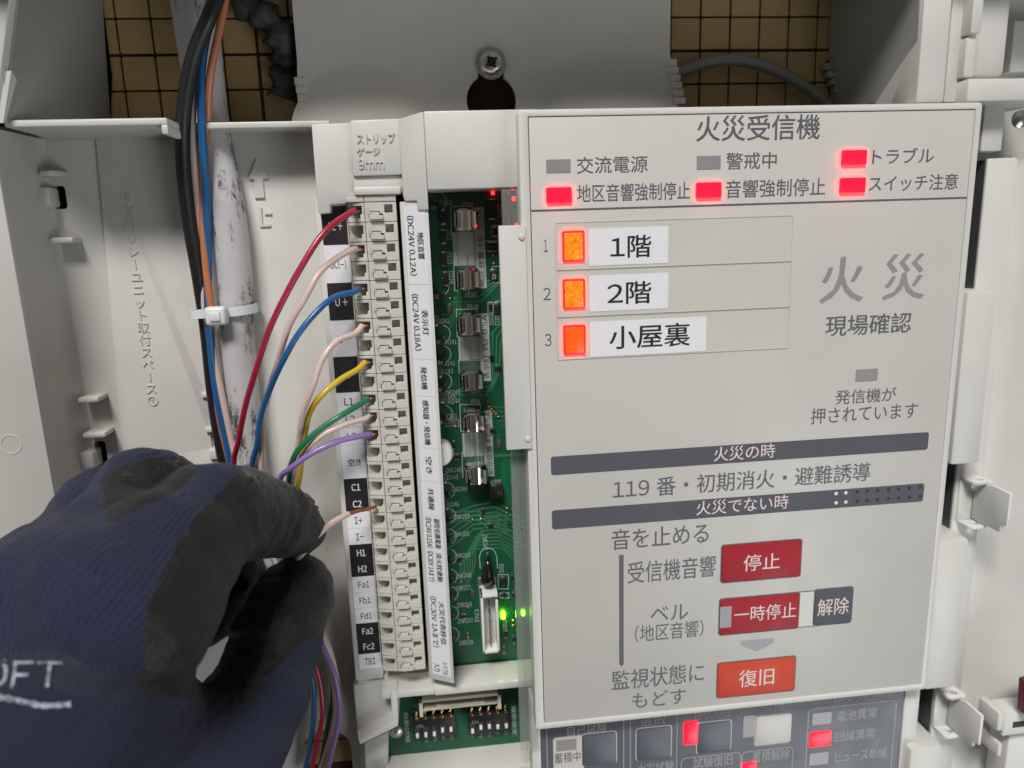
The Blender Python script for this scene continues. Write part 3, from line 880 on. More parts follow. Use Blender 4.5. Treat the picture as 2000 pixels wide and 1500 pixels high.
# drop-shaped varistor
pts = [P(953, 1083, PB + 1), P(953, 1090, PB + 3.2), P(953, 1105, PB + 4.4), P(952, 1122, PB + 4.0), P(951, 1138, PB + 2.8), P(951, 1142, PB + 2.4)]
MB().tube(spline(pts, 0.5), np.interp(np.linspace(0, 1, len(spline(pts, 0.5))), [0, .12, .3, .55, .75, .92, 1], [.25, .35, .85, 1.75, 1.9, 1.3, .15]), 16).build('drop_varistor', mat('gloss_black', (0.012, 0.010, 0.010), 0.12), pcb)
c = P(953, 1084, PB)
MB().lathe([(0.75, 0.0), (0.7, 0.3), (0.35, 0.7), (0.01, 0.8)], (c[0], c[1], PB), n=12).build('solder_joint', SOLDER, pcb)
chip(945, 1138, 3.0, 1.4, .8, CERAM)
# upright white connector
a = rectpx(938, 1160, 976, 1270, PB + 5)
o = MB().box(a[0], a[1], a[2], a[3], PB, PB + 1.2).box(a[0], a[0] + .7, a[2], a[3], PB + 1.2, PB + 6.2).box(a[1] - .7, a[1], a[2], a[3] - 2, PB + 1.2, PB + 6.2).box(a[0], a[1], a[3] - .8, a[3], PB + 1.2, PB + 6.2).box(a[0], a[1], a[2], a[2] + .8, PB + 1.2, PB + 6.2).build('socket', CONN, pcb, bevel=0.12)
for i in range(7):
    vv = a[3] - 1.8 - i * (a[3] - a[2] - 3.2) / 6
    MB().box((a[0] + a[1]) / 2 - .25, (a[0] + a[1]) / 2 + .25, vv - .25, vv + .25, PB + 1.2, PB + 4.6).build('pin', SOLDER, o)
# lit green led, added reflection led and lit red chips near the panel
c = P(983, 1203, PB + 1)
MB().box(c[0] - .55, c[0] + .55, c[1] - 1.0, c[1] + 1.0, PB, PB + 1.1).build('green_led_or_reflection', GRLED, pcb, bevel=0.2)
c = P(1022, 1199, PB + 1)
MB().box(c[0] - .4, c[0] + .4, c[1] - .7, c[1] + .7, PB, PB + 1.0).build('green_led_or_reflection', GRLED, pcb, bevel=0.15)  # second led added to stand in for the reflection in the clear sheet
for x, y in ((963, 376), (1004, 388), (1010, 440)):
    c = P(x, y, PB + 1)
    MB().box(c[0] - .4, c[0] + .4, c[1] - .5, c[1] + .5, PB, PB + 1.0).build('red_led', REDCHIP, pcb, bevel=0.15)

# lower part of the board: ribbon socket and switches
a = rectpx(818, 1360, 978, 1370, PB + 3)
o = MB().box(a[0], a[1], a[2], a[3], PB, PB + 1.0).box(a[0], a[1], a[3] - 1.0, a[3], PB + 1, PB + 5).box(a[0], a[1], a[2], a[2] + .7, PB + 1, PB + 4).box(a[0], a[0] + 1, a[2] - 1.2, a[3], PB + 1, PB + 5).box(a[1] - 1, a[1], a[2] - 1.2, a[3], PB + 1, PB + 5).build('ribbon_socket', CONNB, pcb, bevel=0.12)
mb = MB()
for i in range(26):
    uu = a[0] + 1.6 + i * (a[1] - a[0] - 3.2) / 25
    mb.box(uu - .14, uu + .14, a[3] - 1.5, a[3] - 1.02, PB + 1, PB + 4.4)
mb.build('contact_row', CERAM, o)
MB().box(a[0] + 5, a[1] - 5, a[2] + .8, a[2] + 1.5, PB + 1, PB + 4.2).build('tongue', CONNB, o, bevel=0.1)
ons = ((0, 0, 0, 1, 1), (0, 1, 1, .6, .6))
for k, (x0, y0, x1, y1) in enumerate(((806, 1402, 889, 1442), (914, 1394, 997, 1433))):
    pa = P(x0, (y0 + y1) / 2 + 3, PB + 3); pb = P(x1, (y0 + y1) / 2 - 3, PB + 3)
    vc = (pa[1] + pb[1]) / 2; hv = (P(x0, y0, PB + 3)[1] - P(x0, y1, PB + 3)[1]) / 2
    sw_ = MB().box(pa[0], pb[0], vc - hv, vc + hv, PB, PB + 2.6).build('dip_switch', BLACKP, pcb, bevel=0.15)
    for i in range(5):
        uu = pa[0] + (i + .5) * (pb[0] - pa[0]) / 5
        MB().box(uu - .75, uu + .75, vc - hv + .5, vc + .6, PB + 2.5, PB + 2.64).build('slider_slot', DEEP, sw_)
        s_ = vc - hv * .75 + .2 + ons[k][i] * 1.0
        MB().box(uu - .42, uu + .42, s_ - .3, s_ + 1.0, PB + 2.4, PB + 3.3).build('slider', CONN, sw_, bevel=0.1)
        MB().box(uu - .4, uu + .4, vc + hv - .5, vc + hv + .15, PB + 1.4, PB + 2.75).build('contact', mat('gold_contact', (0.75, 0.42, 0.15), 0.25, 1.0), sw_, bevel=0.1)
        MB().box(uu - .35, uu + .35, vc + hv + .15, vc + hv + 1.6, PB + .1, PB + 1.5).build('pin', SOLDER, sw_, bevel=0.15)
        letter(str(i + 1), (uu, vc - hv - 2.3, PB), (1.1 if i else .4, 0, 0), (0, 2.0, 0), SILK, pcb, 0.0, name='silkscreen_text')
    T('ON', x0 + 8, y0 + 17, x0 + 20, y0 + 16, 6, PB + 2.6, LINK, sw_, 0.0)
for s, x, y0, y1 in (('自動試験', 794, 1392, 1450), ('機能設定', 1003, 1378, 1436)):
    V(s, (x, x + 2), y0, y1, 10, PB, SILK, pcb, bold=0.0, name='silkscreen_text')
c = P(774, 1429, PB)
MB().lathe([(2.1, 0), (2.1, .1), (1.5, .1), (1.45, .4), (0.9, .75), (0.01, .8)], (c[0], c[1], PB), n=20).build('solder_pad', SOLDER, pcb)

# fuses in their clips
def fuse(name, a_px, b_px, label, cat='fuse'):
    hz = PB + 4.3
    a, b = P(*a_px, hz), P(*b_px, hz)
    u = (a[0] + b[0]) / 2; top, bot = a[1], b[1]
    mid = (top + bot) / 2; top, bot = mid + 10.2, mid - 10.2
    t = thing(name, (u, bot, hz), label, cat, 'glass fuses on the board')
    MB().lathe([(2.6, 5.2), (2.6, 15.2)], (u, bot, hz), axis=(0, 1, 0), n=24).build('glass_tube', GLASS, t)
    for z0 in (0.0, 15.0):
        MB().lathe([(0.01, z0), (2.4, z0), (2.9, z0 + .3), (2.9, z0 + 5.1), (2.6, z0 + 5.4), (0.01, z0 + 5.4)], (u, bot, hz), axis=(0, 1, 0), n=28).build('end_cap', METAL, t)
    MB().tube([(u, bot + 5, hz), (u + .3, bot + 10, hz - .2), (u, bot + 15.4, hz)], 0.12, 6).build('fuse_wire', SOLDER, t)
    # clips belong to the board
    for z0 in (0.7, 15.9):
        mb = MB()
        for sg in (-1, 1):
            ref = (sg, 0, 0)
            th = [math.radians(t_) for t_ in (-75, -40, -10, 20, 45, 62)]
            sec = [(u + sg * 3.12 * math.cos(q), hz + 3.12 * math.sin(q)) for q in th]
            sec += [(u + sg * 2.4, hz + 3.7)]
            out = [(x + sg * 0.3 * (1 if j < 5 else .6), y + (.12 if j >= 5 else 0)) for j, (x, y) in enumerate(sec)]
            n_ = len(sec)
            vsx = [(x, bot + z0, y) for x, y in sec] + [(x, bot + z0 + 3.9, y) for x, y in sec] + [(x, bot + z0, y) for x, y in out] + [(x, bot + z0 + 3.9, y) for x, y in out]
            fsx = []
            for j in range(n_ - 1):
                fsx += [(j, j + 1, n_ + j + 1, n_ + j), (2 * n_ + j, 3 * n_ + j, 3 * n_ + j + 1, 2 * n_ + j + 1), (j, 2 * n_ + j, 2 * n_ + j + 1, j + 1), (n_ + j, n_ + j + 1, 3 * n_ + j + 1, 3 * n_ + j)]
            fsx += [(0, n_, 3 * n_, 2 * n_), (n_ - 1, 3 * n_ - 1, 4 * n_ - 1, 2 * n_ - 1)]
            mb.add(vsx, fsx)
        mb.box(u - 2.7, u + 2.7, bot + z0, bot + z0 + 3.9, PB + .02, PB + 1.2)
        # end stop tab
        e = bot + z0 - 1.1 if z0 < 5 else bot + z0 + 4.3
        mb.box(u - 1.4, u + .6, e, e + .5, PB + .1, hz - .4)
        mb.build('fuse_clip', METAL, pcb, bevel=0.0)
fuse('glass_fuse', (907, 404), (915, 570), 'topmost glass fuse, beside its FB strip near the board cover')
fuse('glass_fuse', (914, 612), (924, 762), 'middle glass fuse, beside its FU strip on the green board')
fuse('glass_fuse', (920, 797), (934, 948), 'lowest glass fuse, beside its FI strip above the black inductor')

# ================================================================== CLEAR COVER + SHIELD PLATE
cc_ = thing('clear_cover', (-3, -178, -6), 'clear acrylic strip along the near edge of the operating panel', 'clear cover')
ucl = (P(998, 900, -3)[0] + P(1014, 1400, -3)[0]) / 2
MB().box(ucl, 1.0, -172, -17.5, -4.2, -3.0).build('clear_sheet', CLEAR, cc_)
MB().box(ucl + 1.7, ucl + 1.9, -172, -17.6, -3.0, -2.6).build('sheet_ridge', CLEAR, cc_)
a = quadpx([(974, 440), (1030, 440), (1038, 878), (989, 878)], 0.9)
sp = thing('shield_plate', (a[0], a[2], -2), 'small ivory plate with two rivets lapping the panel edge beside the fuses', 'plate')
MB().box(a[0], a[1] - .15, a[2], a[3], -1.2, 0.95).build('plate', IVORY, sp, bevel=0.25)
for x, y in ((1019, 463), (1031, 858)):
    c = P(x, y, 1.2)
    MB().lathe([(0.8, -.3), (0.78, .15), (.55, .42), (0.01, .5)], (c[0], c[1], 0.95), n=20).build('rivet', IVORY, sp)

# ================================================================== OPERATING PANEL
pan = thing('operating_panel', (58, -163.2, -6), 'grey fire receiver operating panel with red lamps, name tags and red buttons', 'control panel')
PW, PH = 116.0, 163.2
fr_in = (2.3, PW - 1.6, -PH + 1.7, -1.5)
outer = rrect(0, PW, -PH, 0, 0.9, 3)
inner = [(fr_in[0], fr_in[2]), (fr_in[1], fr_in[2]), (fr_in[1], fr_in[3]), (fr_in[0], fr_in[3])]
MB().prism(outer, -7, 0.25, [inner]).build('frame', FRAME, pan, bevel=0.35)
MB().box(0.8, PW - .8, -PH + .8, -.8, -6.5, -0.9).build('back_shell', DEEP, pan)
zone = quadpx([(1086, 438), (1547, 420), (1536, 680), (1089, 704)], 0)
g = 0.22
zr = [quadpx([(1086, 438), (1547, 420), (1545, 508), (1088, 526)], 0), quadpx([(1088, 530), (1543, 512), (1541, 598), (1090, 617)], 0), quadpx([(1090, 621), (1541, 602), (1536, 679), (1090, 706)], 0)]
u0 = np.mean([z[0] for z in zr]); u1 = np.mean([z[1] for z in zr])
vv = [zr[0][3], zr[1][3], zr[2][3], zr[2][2]]
MB().box(fr_in[0] + g, fr_in[1] - .1, fr_in[2] + .1, fr_in[3] - g, -1.2, 0.0).build('face_sheet', FACE, pan, bevel=0.08)
for i in range(3):
    # each zone strip: a paper channel with a thin raised border
    va, vb = vv[i], vv[i + 1] + 0.35
    o = MB().box(u0, u1, vb, va, -0.05, 0.05).build('zone_window', WINDOW, pan)
    MB().prism([(u0 - .28, vb - .28), (u1 + .28, vb - .28), (u1 + .28, va + .28), (u0 - .28, va + .28)], -0.05, 0.16, [[(u0, vb), (u1, vb), (u1, va), (u0, va)]]).build('window_border', FACE, o, bevel=0.05)

Z = 0.0
# header
T('火災受信機', 1360, 251, 1602, 248, 50, Z, GINK, pan, 0.010)
for s, x0, y0, x1, y1, hp in (('交流電源', 1126, 324, 1265, 319, 33), ('警戒中', 1418, 316, 1517, 312, 33), ('トラブル', 1704, 306, 1824, 302, 30), ('地区音響強制停止', 1127, 379, 1348, 371, 35), ('音響強制停止', 1417, 370, 1612, 364, 35), ('スイッチ注意', 1697, 360, 1871, 353, 31)):
    T(s, x0, y0, x1, y1, hp, Z, GINK, pan, 0.006)
d = [P(1030, 414, 0), P(1895, 384, 0)]
vd = (d[0][1] + d[1][1]) / 2
MB().box(fr_in[0] + g + .05, fr_in[1] - .15, vd - .22, vd + .22, -0.02, 0.06).build('dividing_line', GINK, pan)

def lamp(x0, y0, x1, y1, lit, h=Z, parent=pan, proud=0.65, name='lamp'):
    r = rectpx(x0, y0, x1, y1, h)
    cx, cy = (r[0] + r[1]) / 2, (r[2] + r[3]) / 2
    if lit is None:
        return MB().box(r[0], r[1], r[2], r[3], h - .05, h + 0.10).build(name, LAMPOFF, parent)
    return MB().prism(rrect(r[0], r[1], r[2], r[3], .25, 3), h - .05, h + proud).build(name, lit, parent, bevel=0.1)
# pixel rows are read at the lamp's own corners: undo the row tilt with the mid-height
def lampc(xc, yc, wp, hp, lit, **kw):
    return lamp(xc - wp / 2, yc - hp / 2 - 0.0, xc + wp / 2, yc + hp / 2, lit, **kw)
lampc(1090.5, 324.5, 48, 25, None); lampc(1384, 317.5, 46, 25, None)
lampc(1666.5, 308, 46, 28, REDLED); lampc(1091, 381, 50, 29, REDLED); lampc(1383, 371.5, 48, 29, REDLED); lampc(1663.5, 362, 47, 28, REDLED)
lampc(1692.5, 732.5, 41, 21, None)
for i, (xc, yc, wp, hp) in enumerate(((1119.5, 481, 37, 52), (1120.5, 574, 37, 50), (1121.5, 663.5, 37, 49))):
    r = rectpx(xc - wp / 2, yc - hp / 2, xc + wp / 2, yc + hp / 2, Z)
    o = MB().prism(rrect(r[0] - .45, r[1] + .45, r[2] - .45, r[3] + .45, .35, 3), 0.03, 0.5).build('lamp', RIMLED, pan, bevel=0.1)
    MB().box(r[0] + .05, r[1] - .05, r[2] + .05, r[3] - .05, 0.2, 0.66).build('lens', ORLED if i < 2 else ORLED2, o, bevel=0.12)
# zone numerals and name tags
for s, x0, x1, yc, hp in (('1', 1062, 1070, 480, 24), ('2', 1061, 1076, 574, 24), ('3', 1064, 1077, 664, 24)):
    T(s, x0, yc, x1, yc, hp, Z, GINK, pan, 0.0)
for q, s, x0, y0, x1, y1, hp in (([(1149, 447), (1305, 441), (1305, 512), (1152, 521)], '1階', 1192, 483, 1272, 480, 44), ([(1151, 541), (1305, 530), (1305, 600), (1152, 611)], '2階', 1186, 574, 1272, 570, 44), ([(1152, 632), (1379, 615), (1379, 683), (1153, 700)], '小屋裏', 1190, 661, 1348, 651, 46)):
    r = quadpx(q, 0.1)
    o = MB().box(r[0], r[1], r[2], r[3], 0.04, 0.14).build('name_tag', PAPER, pan)
    T(s, x0, y0, x1, y1, hp, 0.14, INK, o, 0.012)
# big fire sign and captions
T('火', 1602, 548, 1688, 545, 90, Z, LINK, pan, 0.016)
T('災', 1725, 542, 1808, 539, 90, Z, LINK, pan, 0.016)
T('現場確認', 1612, 638, 1780, 629, 40, Z, GINK, pan, 0.010)
T('発信機が', 1632, 775, 1750, 771, 28, Z, GINK, pan, 0.004)
T('押されています', 1584, 811, 1792, 803, 31, Z, GINK, pan, 0.004)
# slate bars
r = quadpx([(1075, 893), (1813, 843), (1813, 876), (1077, 930)], 0)
o = MB().prism(rrect(*r, 0.7), -.02, 0.07).build('caption_bar', SLATE, pan)
T('火災の時', 1394, 887, 1514, 880, 28, 0.07, PINK_INK, o, 0.004)
T('119 番・初期消火・避難誘導', 1197, 953, 1700, 924, 37, Z, GINK, pan, 0.006)
r = quadpx([(1077, 998), (1805, 943), (1803, 978), (1079, 1035)], 0)
o = MB().prism(rrect(*r, 0.7), -.02, 0.07).build('caption_bar', SLATE, pan)
T('火災でない時', 1360, 991, 1540, 981, 28, 0.07, PINK_INK, o, 0.004)
for i, x in enumerate((1633, 1652, 1674, 1694, 1714, 1735, 1755, 1776, 1797)):
    for j in (0, 1):
        c = P(x, 964 - i * 1.55 + j * 18, 0.07)
        MB().prism(circle(c[0], c[1], .5, 16), 0.03, 0.10).build('sound_hole', WINK if i < 2 else INK, o)
T('音を止める', 1194, 1052, 1384, 1043, 40, Z, GINK, pan, 0.006)
a, b = P(1213.5, 1084, 0), P(1213.5, 1302, 0)
MB().prism([(a[0] - .62, a[1]), (a[0] - .62, b[1] + .8), (a[0], b[1]), (a[0] + .62, b[1] + .8), (a[0] + .62, a[1])], -.02, .06).build('guide_line', GINK, pan)
T('受信機音響', 1226, 1117, 1398, 1107, 42, Z, GINK, pan, 0.004)
T('ベル', 1271, 1199, 1344, 1195, 30, Z, GINK, pan, 0.002)
T('(地区音響)', 1240, 1237, 1374, 1228, 33, Z, GINK, pan, 0.0)
T('監視状態に', 1195, 1328, 1375, 1314, 38, Z, GINK, pan, 0.004)
T('もどす', 1235, 1367, 1340, 1360, 30, Z, GINK, pan, 0.002)
def button(q, material, rim=GINK, parent=pan):
    r = quadpx(q, 0.1)
    o = MB().prism(rrect(r[0], r[1], r[2], r[3], 0.9), -.02, .10).build('button', rim, parent)
    MB().prism(rrect(r[0] + .3, r[1] - .3, r[2] + .3, r[3] - .3, 0.7), .05, .28).build('button_face', material, o, bevel=0.08)
    return o
o = button([(1409, 1065), (1567, 1051), (1565, 1125), (1406, 1141)], REDB)
T('停止', 1452, 1100, 1523, 1095, 32, .28, PINK_INK, o, 0.006)
r = quadpx([(1405, 1171), (1667, 1145), (1664, 1216), (1402, 1242)], 0.1)
base = MB().prism(rrect(r[0], r[1], r[2], r[3], 0.9), -.02, .05).build('button_field', GINK, pan)
MB().box(P(1560, 1190, 0)[0], P(1590, 1190, 0)[0], r[2] + .3, r[3] - .3, .0, .09).build('light_gap', WINDOW, base)
o = button([(1405, 1171), (1563, 1155), (1560, 1228), (1402, 1242)], REDB)
T('一時停止', 1434, 1200, 1555, 1192, 30, .28, PINK_INK, o, 0.004)
lampc(1417, 1205, 21, 39, None, h=.22, parent=o)
o = button([(1590, 1151), (1667, 1145), (1664, 1216), (1587, 1223)], SLATE)
T('解除', 1597, 1187, 1658, 1182, 33, .28, PINK_INK, o, 0.004)
MB().prism(polypx([(1447, 1252), (1512, 1246), (1511, 1255), (1478, 1272), (1447, 1260)], 0)[::-1], -.02, .06).build('down_pointer', LAMPOFF, pan)
o = button([(1401, 1295), (1555, 1280), (1553, 1349), (1398, 1365)], ORB)
T('復旧', 1443, 1326, 1512, 1320, 33, .28, PINK_INK, o, 0.006)

# ================================================================== LOWER SWITCH PANEL
LH = -5.0
low = thing('switch_panel', (50, -200, LH - 4), 'dark slate test switch panel showing below the operating panel', 'switch panel')
r = (P(1056, 1450, LH)[0], P(1762, 1400, LH)[0], -196.0, -158.0)
MB().box(r[0], r[1], r[2], r[3], LH - 1, LH).build('dark_sheet', DARKP, low)
MB().box(r[0] - 2.6, r[0] - .05, r[2], r[3] + 1, LH - 6, LH + .35).build('frame_side', FRAME, low, bevel=0.3)
MB().box(r[1] + .05, r[1] + 5.0, r[2], r[3] + 1, LH - 6, LH + .35).build('frame_side', FRAME, low, bevel=0.3)
def outline(q, w=.22, rad=1.0, fill=None, material=WINK, parent=low, name='outline'):
    z = quadpx(q, LH)
    o_ = MB().prism(rrect(*z, rad), LH - .02, LH + .05, [rrect(z[0] + w, z[1] - w, z[2] + w, z[3] - w, max(.1, rad - w))]).build(name, material, parent)
    return o_, z
def key(q, material=DARKP):
    o_, z = outline(q, .24, 1.1)
    MB().prism(rrect(z[0] + .25, z[1] - .25, z[2] + .25, z[3] - .25, .85), LH - .02, LH + .35).build('button', material, low, bevel=0.12)
ln = MAT_LINE = mat('pale_grey_ink', (0.36, 0.36, 0.36), 0.5)
for x in (1068, 1218, 1231, 1322):
    uu = P(x, 1450, LH)[0]
    MB().box(uu - .12, uu + .12, r[2], r[3], LH - .02, LH + .04).build('guide_line', ln, low)
z = quadpx([(1080, 1441), (1140, 1435), (1140, 1530), (1082, 1536)], LH)
MB().prism(rrect(*z, 1.0), LH - .02, LH + .05).build('white_field', WINDOW, low)
key([(1137, 1433), (1205, 1427), (1205, 1491), (1137, 1498)])
key([(1241, 1422), (1312, 1416), (1312, 1480), (1242, 1487)])
key([(1360, 1412), (1429, 1404), (1428, 1466), (1360, 1473)])
key([(1474, 1400), (1546, 1392), (1544, 1450), (1474, 1458)], FACE)
def L2(s, x0, y0, x1, y1, hp, m=ln): T(s, x0, y0, x1, y1, hp, LH, m, low, 0.004, eps=0.08)
L2('蓄積中', 1083, 1481, 1134, 1477, 20, GINK)
L2('自己試験', 1108, 1427, 1185, 1420, 20); L2('選択', 1250, 1408, 1300, 1404, 20); L2('移信停止', 1354, 1396, 1432, 1388, 20); L2('点検', 1488, 1380, 1532, 1376, 20)
L2('火災試験', 1244, 1501, 1316, 1495, 19); L2('試験復旧', 1354, 1490, 1430, 1483, 21); L2('蓄積解除', 1469, 1479, 1542, 1471, 21)
L2('トラブル', 1628, 1368, 1703, 1360, 17); L2('電池異常', 1634, 1398, 1712, 1391, 21); L2('回線異常', 1631, 1438, 1708, 1431, 20); L2('ヒューズ断線', 1630, 1478, 1731, 1468, 22); L2('トラブル', 1660, 1512, 1720, 1506, 17)
lampc(1106, 1455, 40, 17, None, h=LH + .03, parent=low)
lampc(1349, 1431, 25, 40, REDLED, h=LH + .02, parent=low, proud=.3)
lampc(1463, 1418, 22, 40, None, h=LH + .02, parent=low)
lampc(1463, 1502, 25, 22, REDLED, h=LH + .02, parent=low, proud=.3)
lampc(1605, 1403, 36, 19, None, h=LH + .02, parent=low)
lampc(1601.5, 1443, 38, 22, REDLED, h=LH + .02, parent=low, proud=.3)
lampc(1599, 1481.5, 36, 19, None, h=LH + .02, parent=low)
outline([(1576, 1385), (1752, 1367), (1735, 1560), (1570, 1580)], .25, 1.6, material=ln)
outline([(1328, 1482), (1447, 1468), (1445, 1560), (1330, 1570)], .22, 1.6, material=ln)
outline([(1447, 1470), (1548, 1457), (1546, 1560), (1447, 1566)], .22, 1.6, material=ln)

# ================================================================== RIGHT SIDE OF THE BOX
sf = thing('hinge_side_frame', (128, -230, -30), 'ivory hinge side of the box with slotted column beyond the operating panel', 'side frame')
def pbox(q, h0, h1, name, material=IVORY, bevel=0.4, parent=sf):
    z = quadpx(q, h1)
    return MB().box(z[0], z[1], z[2], z[3], h0, h1).build(name, material, parent, bevel=bevel)
uR0 = PW + 0.9
MB().box(PW - 14, 175, -235, 45, -34, -24).build('back_wall', IVORY, sf)
# column set back behind the covers
ucol = P(1921, 400, -9)[0]
MB().box(ucol, ucol + 9, -235, -12.5, -24, -9).build('column', IVORY, sf, bevel=0.8)
# drafted outer wall, rising towards the rim beyond the view
mb = MB()
prof = [(ucol + 8.4, -11), (ucol + 9.6, -13), (ucol + 11, -13.2), (ucol + 16, -11), (ucol + 24, -3), (ucol + 60, 6)]
n = len(prof)
mb.add([(u, -12.0, h) for u, h in prof] + [(u, -235, h) for u, h in prof], [(i, i + 1, i + 1 + n, i + n) for i in range(n - 1)])
mb.build('outer_wall', IVORY, sf)
MB().box(PW + .1, ucol - .3, -235, -6, -24, -14).build('slot_floor', DEEP, sf)  # dark colour stands in for the shade at the slot bottom
MB().box(ucol - .35, ucol - .02, -235, -13, -23, -9.5).build('slot_shade_strip', mat('slot_shade_grey', (0.07, 0.07, 0.078), 0.5), sf)  # added dark strip, puts shade on the column's side in the slot
# covers over the column
pbox([(1893, 570), (1951, 567), (1912, 904), (1854, 911)], -20, -2.0, 'column_cover', bevel=0.9)
pbox([(1839, 1050), (1897, 1058), (1862, 1344), (1800, 1350)], -20, -2.0, 'column_cover', bevel=1.1)
pbox([(1778, 1458), (1842, 1462), (1830, 1600), (1768, 1600)], -20, -2.0, 'column_cover', bevel=1.2)
# top corner pieces
pbox([(1798, -40), (1857, -40), (1850, 199), (1800, 200)], -24, -2.6, 'corner_face', bevel=0.5)
pbox([(1858, -40), (1902, -40), (1894, 199), (1850, 199)], -24, -6.5, 'corner_channel', IVORY2, bevel=0.3)
pbox([(1901, -40), (1923, -40), (1921, 64), (1900, 66)], -24, -3.0, 'corner_tongue', bevel=0.5)
pbox([(1886, 70), (1907, 76), (1903, 150), (1884, 151)], -24, -4.0, 'corner_tongue', bevel=0.4)
pbox([(1908, -40), (1978, -40), (1968, 150), (1905, 151)], -24, -8.0, 'corner_column', bevel=1.6)
pbox([(1884, 154), (2080, 150), (2080, 196), (1896, 198)], -24, -2.2, 'corner_shelf', bevel=0.7)
pbox([(1922, 202), (1964, 202), (1958, 294), (1918, 296)], -24, -8.0, 'corner_pad', IVORY2, bevel=0.4)
pbox([(1982, 40), (2080, 40), (2080, 140), (1972, 140)], -30, -18.0, 'corner_pad', bevel=0.4)
c = P(1996, 232, -12)
o = MB().lathe([(0.01, 0), (2.2, 0), (2.3, .8), (1.6, 1.3), (0.01, 1.5)], (c[0], c[1], -13), n=24).build('screw_head', STEEL, sf)

def bracket(x0, y0, label):
    """folded hinge bracket: web, two tabs with holes and a leaf standing out"""
    hb = -8.6
    p0 = P(x0, y0, hb)
    u, vt = p0[0], p0[1]
    t = thing('hinge_bracket', (u, vt - 14, hb), label, 'bracket', 'painted hinge brackets')
    H = 12.5
    MB().box(u, u + 4.4, vt - H, vt, hb - 1.0, hb).build('web', BRKT, t, bevel=0.3)
    for k, vq in enumerate((vt + .9, vt - H)):
        hole = circle(0, 0, 1.0, 18)
        pl_ = [(u + 0.3, hb - .8), (u + 6.3, hb - .8), (u + 6.9, hb + 3.4), (u + 6.1, hb + 4.6), (u + 1.6, hb + 4.9), (u + 0.6, hb + 3.9)]
        m_ = MB().prism(pl_, 0, 1.0, [[(u + 3.9 + a_, hb + 2.2 + b_) for a_, b_ in hole]])
        m_.v = [(p[0], vq - p[2], p[1]) for p in m_.v]
        m_.build('tab', BRKT, t, bevel=0.28)
    q = [(hb - .5, vt - .2), (hb + 5.2, vt - .2), (hb + 6.0, vt + .4), (hb + 13, vt + .4), (hb + 13, vt - 9.5), (hb + 11.2, vt - 9.5), (hb + 11.0, vt - 11.4), (hb + 10.4, vt - 12), (hb - .5, vt - 12)]
    m_ = MB().prism(q, 0, 1.0)
    m_.v = [(u + 4.5 + p[2], p[1], p[0]) for p in m_.v]
    m_.build('leaf', BRKT, t, bevel=0.28)
bracket(1876, 938, 'upper folded white hinge bracket standing out beside the panel')
bracket(1829, 1350, 'lower folded white hinge bracket level with the switch panel')

# moulded plug and the dark red edge in the lower corner
c = P(1950, 1400, 4)
lp = thing('door_catch', (c[0], c[1] - 20, -4), 'ivory moulded door catch with a slot in the lower corner', 'catch')
pbox([(1957, 1396), (2090, 1380), (2090, 1430), (1962, 1432)], -3, 4, 'catch_body', bevel=0.5, parent=lp)
pbox([(1947, 1394), (1962, 1392), (1966, 1430), (1951, 1426)], -3, 5, 'catch_lip', bevel=0.6, parent=lp)
pbox([(1964, 1436), (2090, 1422), (2090, 1540), (1962, 1560)], -6, 1.5, 'catch_base', bevel=0.8, parent=lp)
pbox([(1976, 1412), (2060, 1400), (2060, 1410), (1980, 1424)], 3.5, 4.06, 'catch_slot', DEEP, 0.0, parent=lp)
pbox([(1948, 1454), (1960, 1452), (1956, 1478), (1950, 1480)], -6, 3.4, 'catch_lip', bevel=0.6, parent=lp)
rc_ = MB().prism(polypx([(2000, 1330), (2040, 1320), (2040, 1420), (1996, 1392)], 6), 4, 8).build('red_cover', mat('wine_red', (0.12, 0.01, 0.03), 0.5), bevel=0.3)
tag(rc_, 'edge of a dark wine red cover at the box edge above the catch', 'cover')

# ================================================================== CABLES AND WIRES
# white sleeve
def sleeve_mat():
    m = mat('dirty_white_sleeve', (0.52, 0.505, 0.515), 0.5, var=0.05, bump=0.2, bscale=900)
    nt = m.node_tree
    b = nt.nodes['Principled BSDF']
    tc = nd(nt, 'ShaderNodeTexCoord')
    mp = nd(nt, 'ShaderNodeMapping'); mp.inputs['Scale'].default_value = (1, 1, 0.45)
    n1 = nd(nt, 'ShaderNodeTexNoise'); n1.inputs['Scale'].default_value = 420; n1.inputs['Detail'].default_value = 10; n1.inputs['Roughness'].default_value = 0.85
    n2 = nd(nt, 'ShaderNodeTexNoise'); n2.inputs['Scale'].default_value = 95; n2.inputs['Detail'].default_value = 2
    nt.links.new(tc.outputs['Object'], mp.inputs[0])
    nt.links.new(mp.outputs[0], n1.inputs['Vector']); nt.links.new(mp.outputs[0], n2.inputs['Vector'])
    mu = nd(nt, 'ShaderNodeMath', operation='MULTIPLY')
    nt.links.new(n1.outputs['Fac'], mu.inputs[0]); nt.links.new(n2.outputs['Fac'], mu.inputs[1])
    rp = nd(nt, 'ShaderNodeValToRGB')
    rp.color_ramp.elements[0].position = 0.288; rp.color_ramp.elements[1].position = 0.335
    nt.links.new(mu.outputs[0], rp.inputs['Fac'])
    mx = nd(nt, 'ShaderNodeMixRGB'); mx.inputs[2].default_value = (0.07, 0.065, 0.065, 1)
    src = b.inputs['Base Color'].links[0].from_socket
    nt.links.new(rp.outputs['Color'], mx.inputs[0]); nt.links.new(src, mx.inputs[1]); nt.links.new(mx.outputs[0], b.inputs['Base Color'])
    return m
def single(name, px, r, material, label, cat, n=14, group=None):
    o = MB().tube(path(px), r, n).build(name, material)
    return tag(o, label, cat, group)
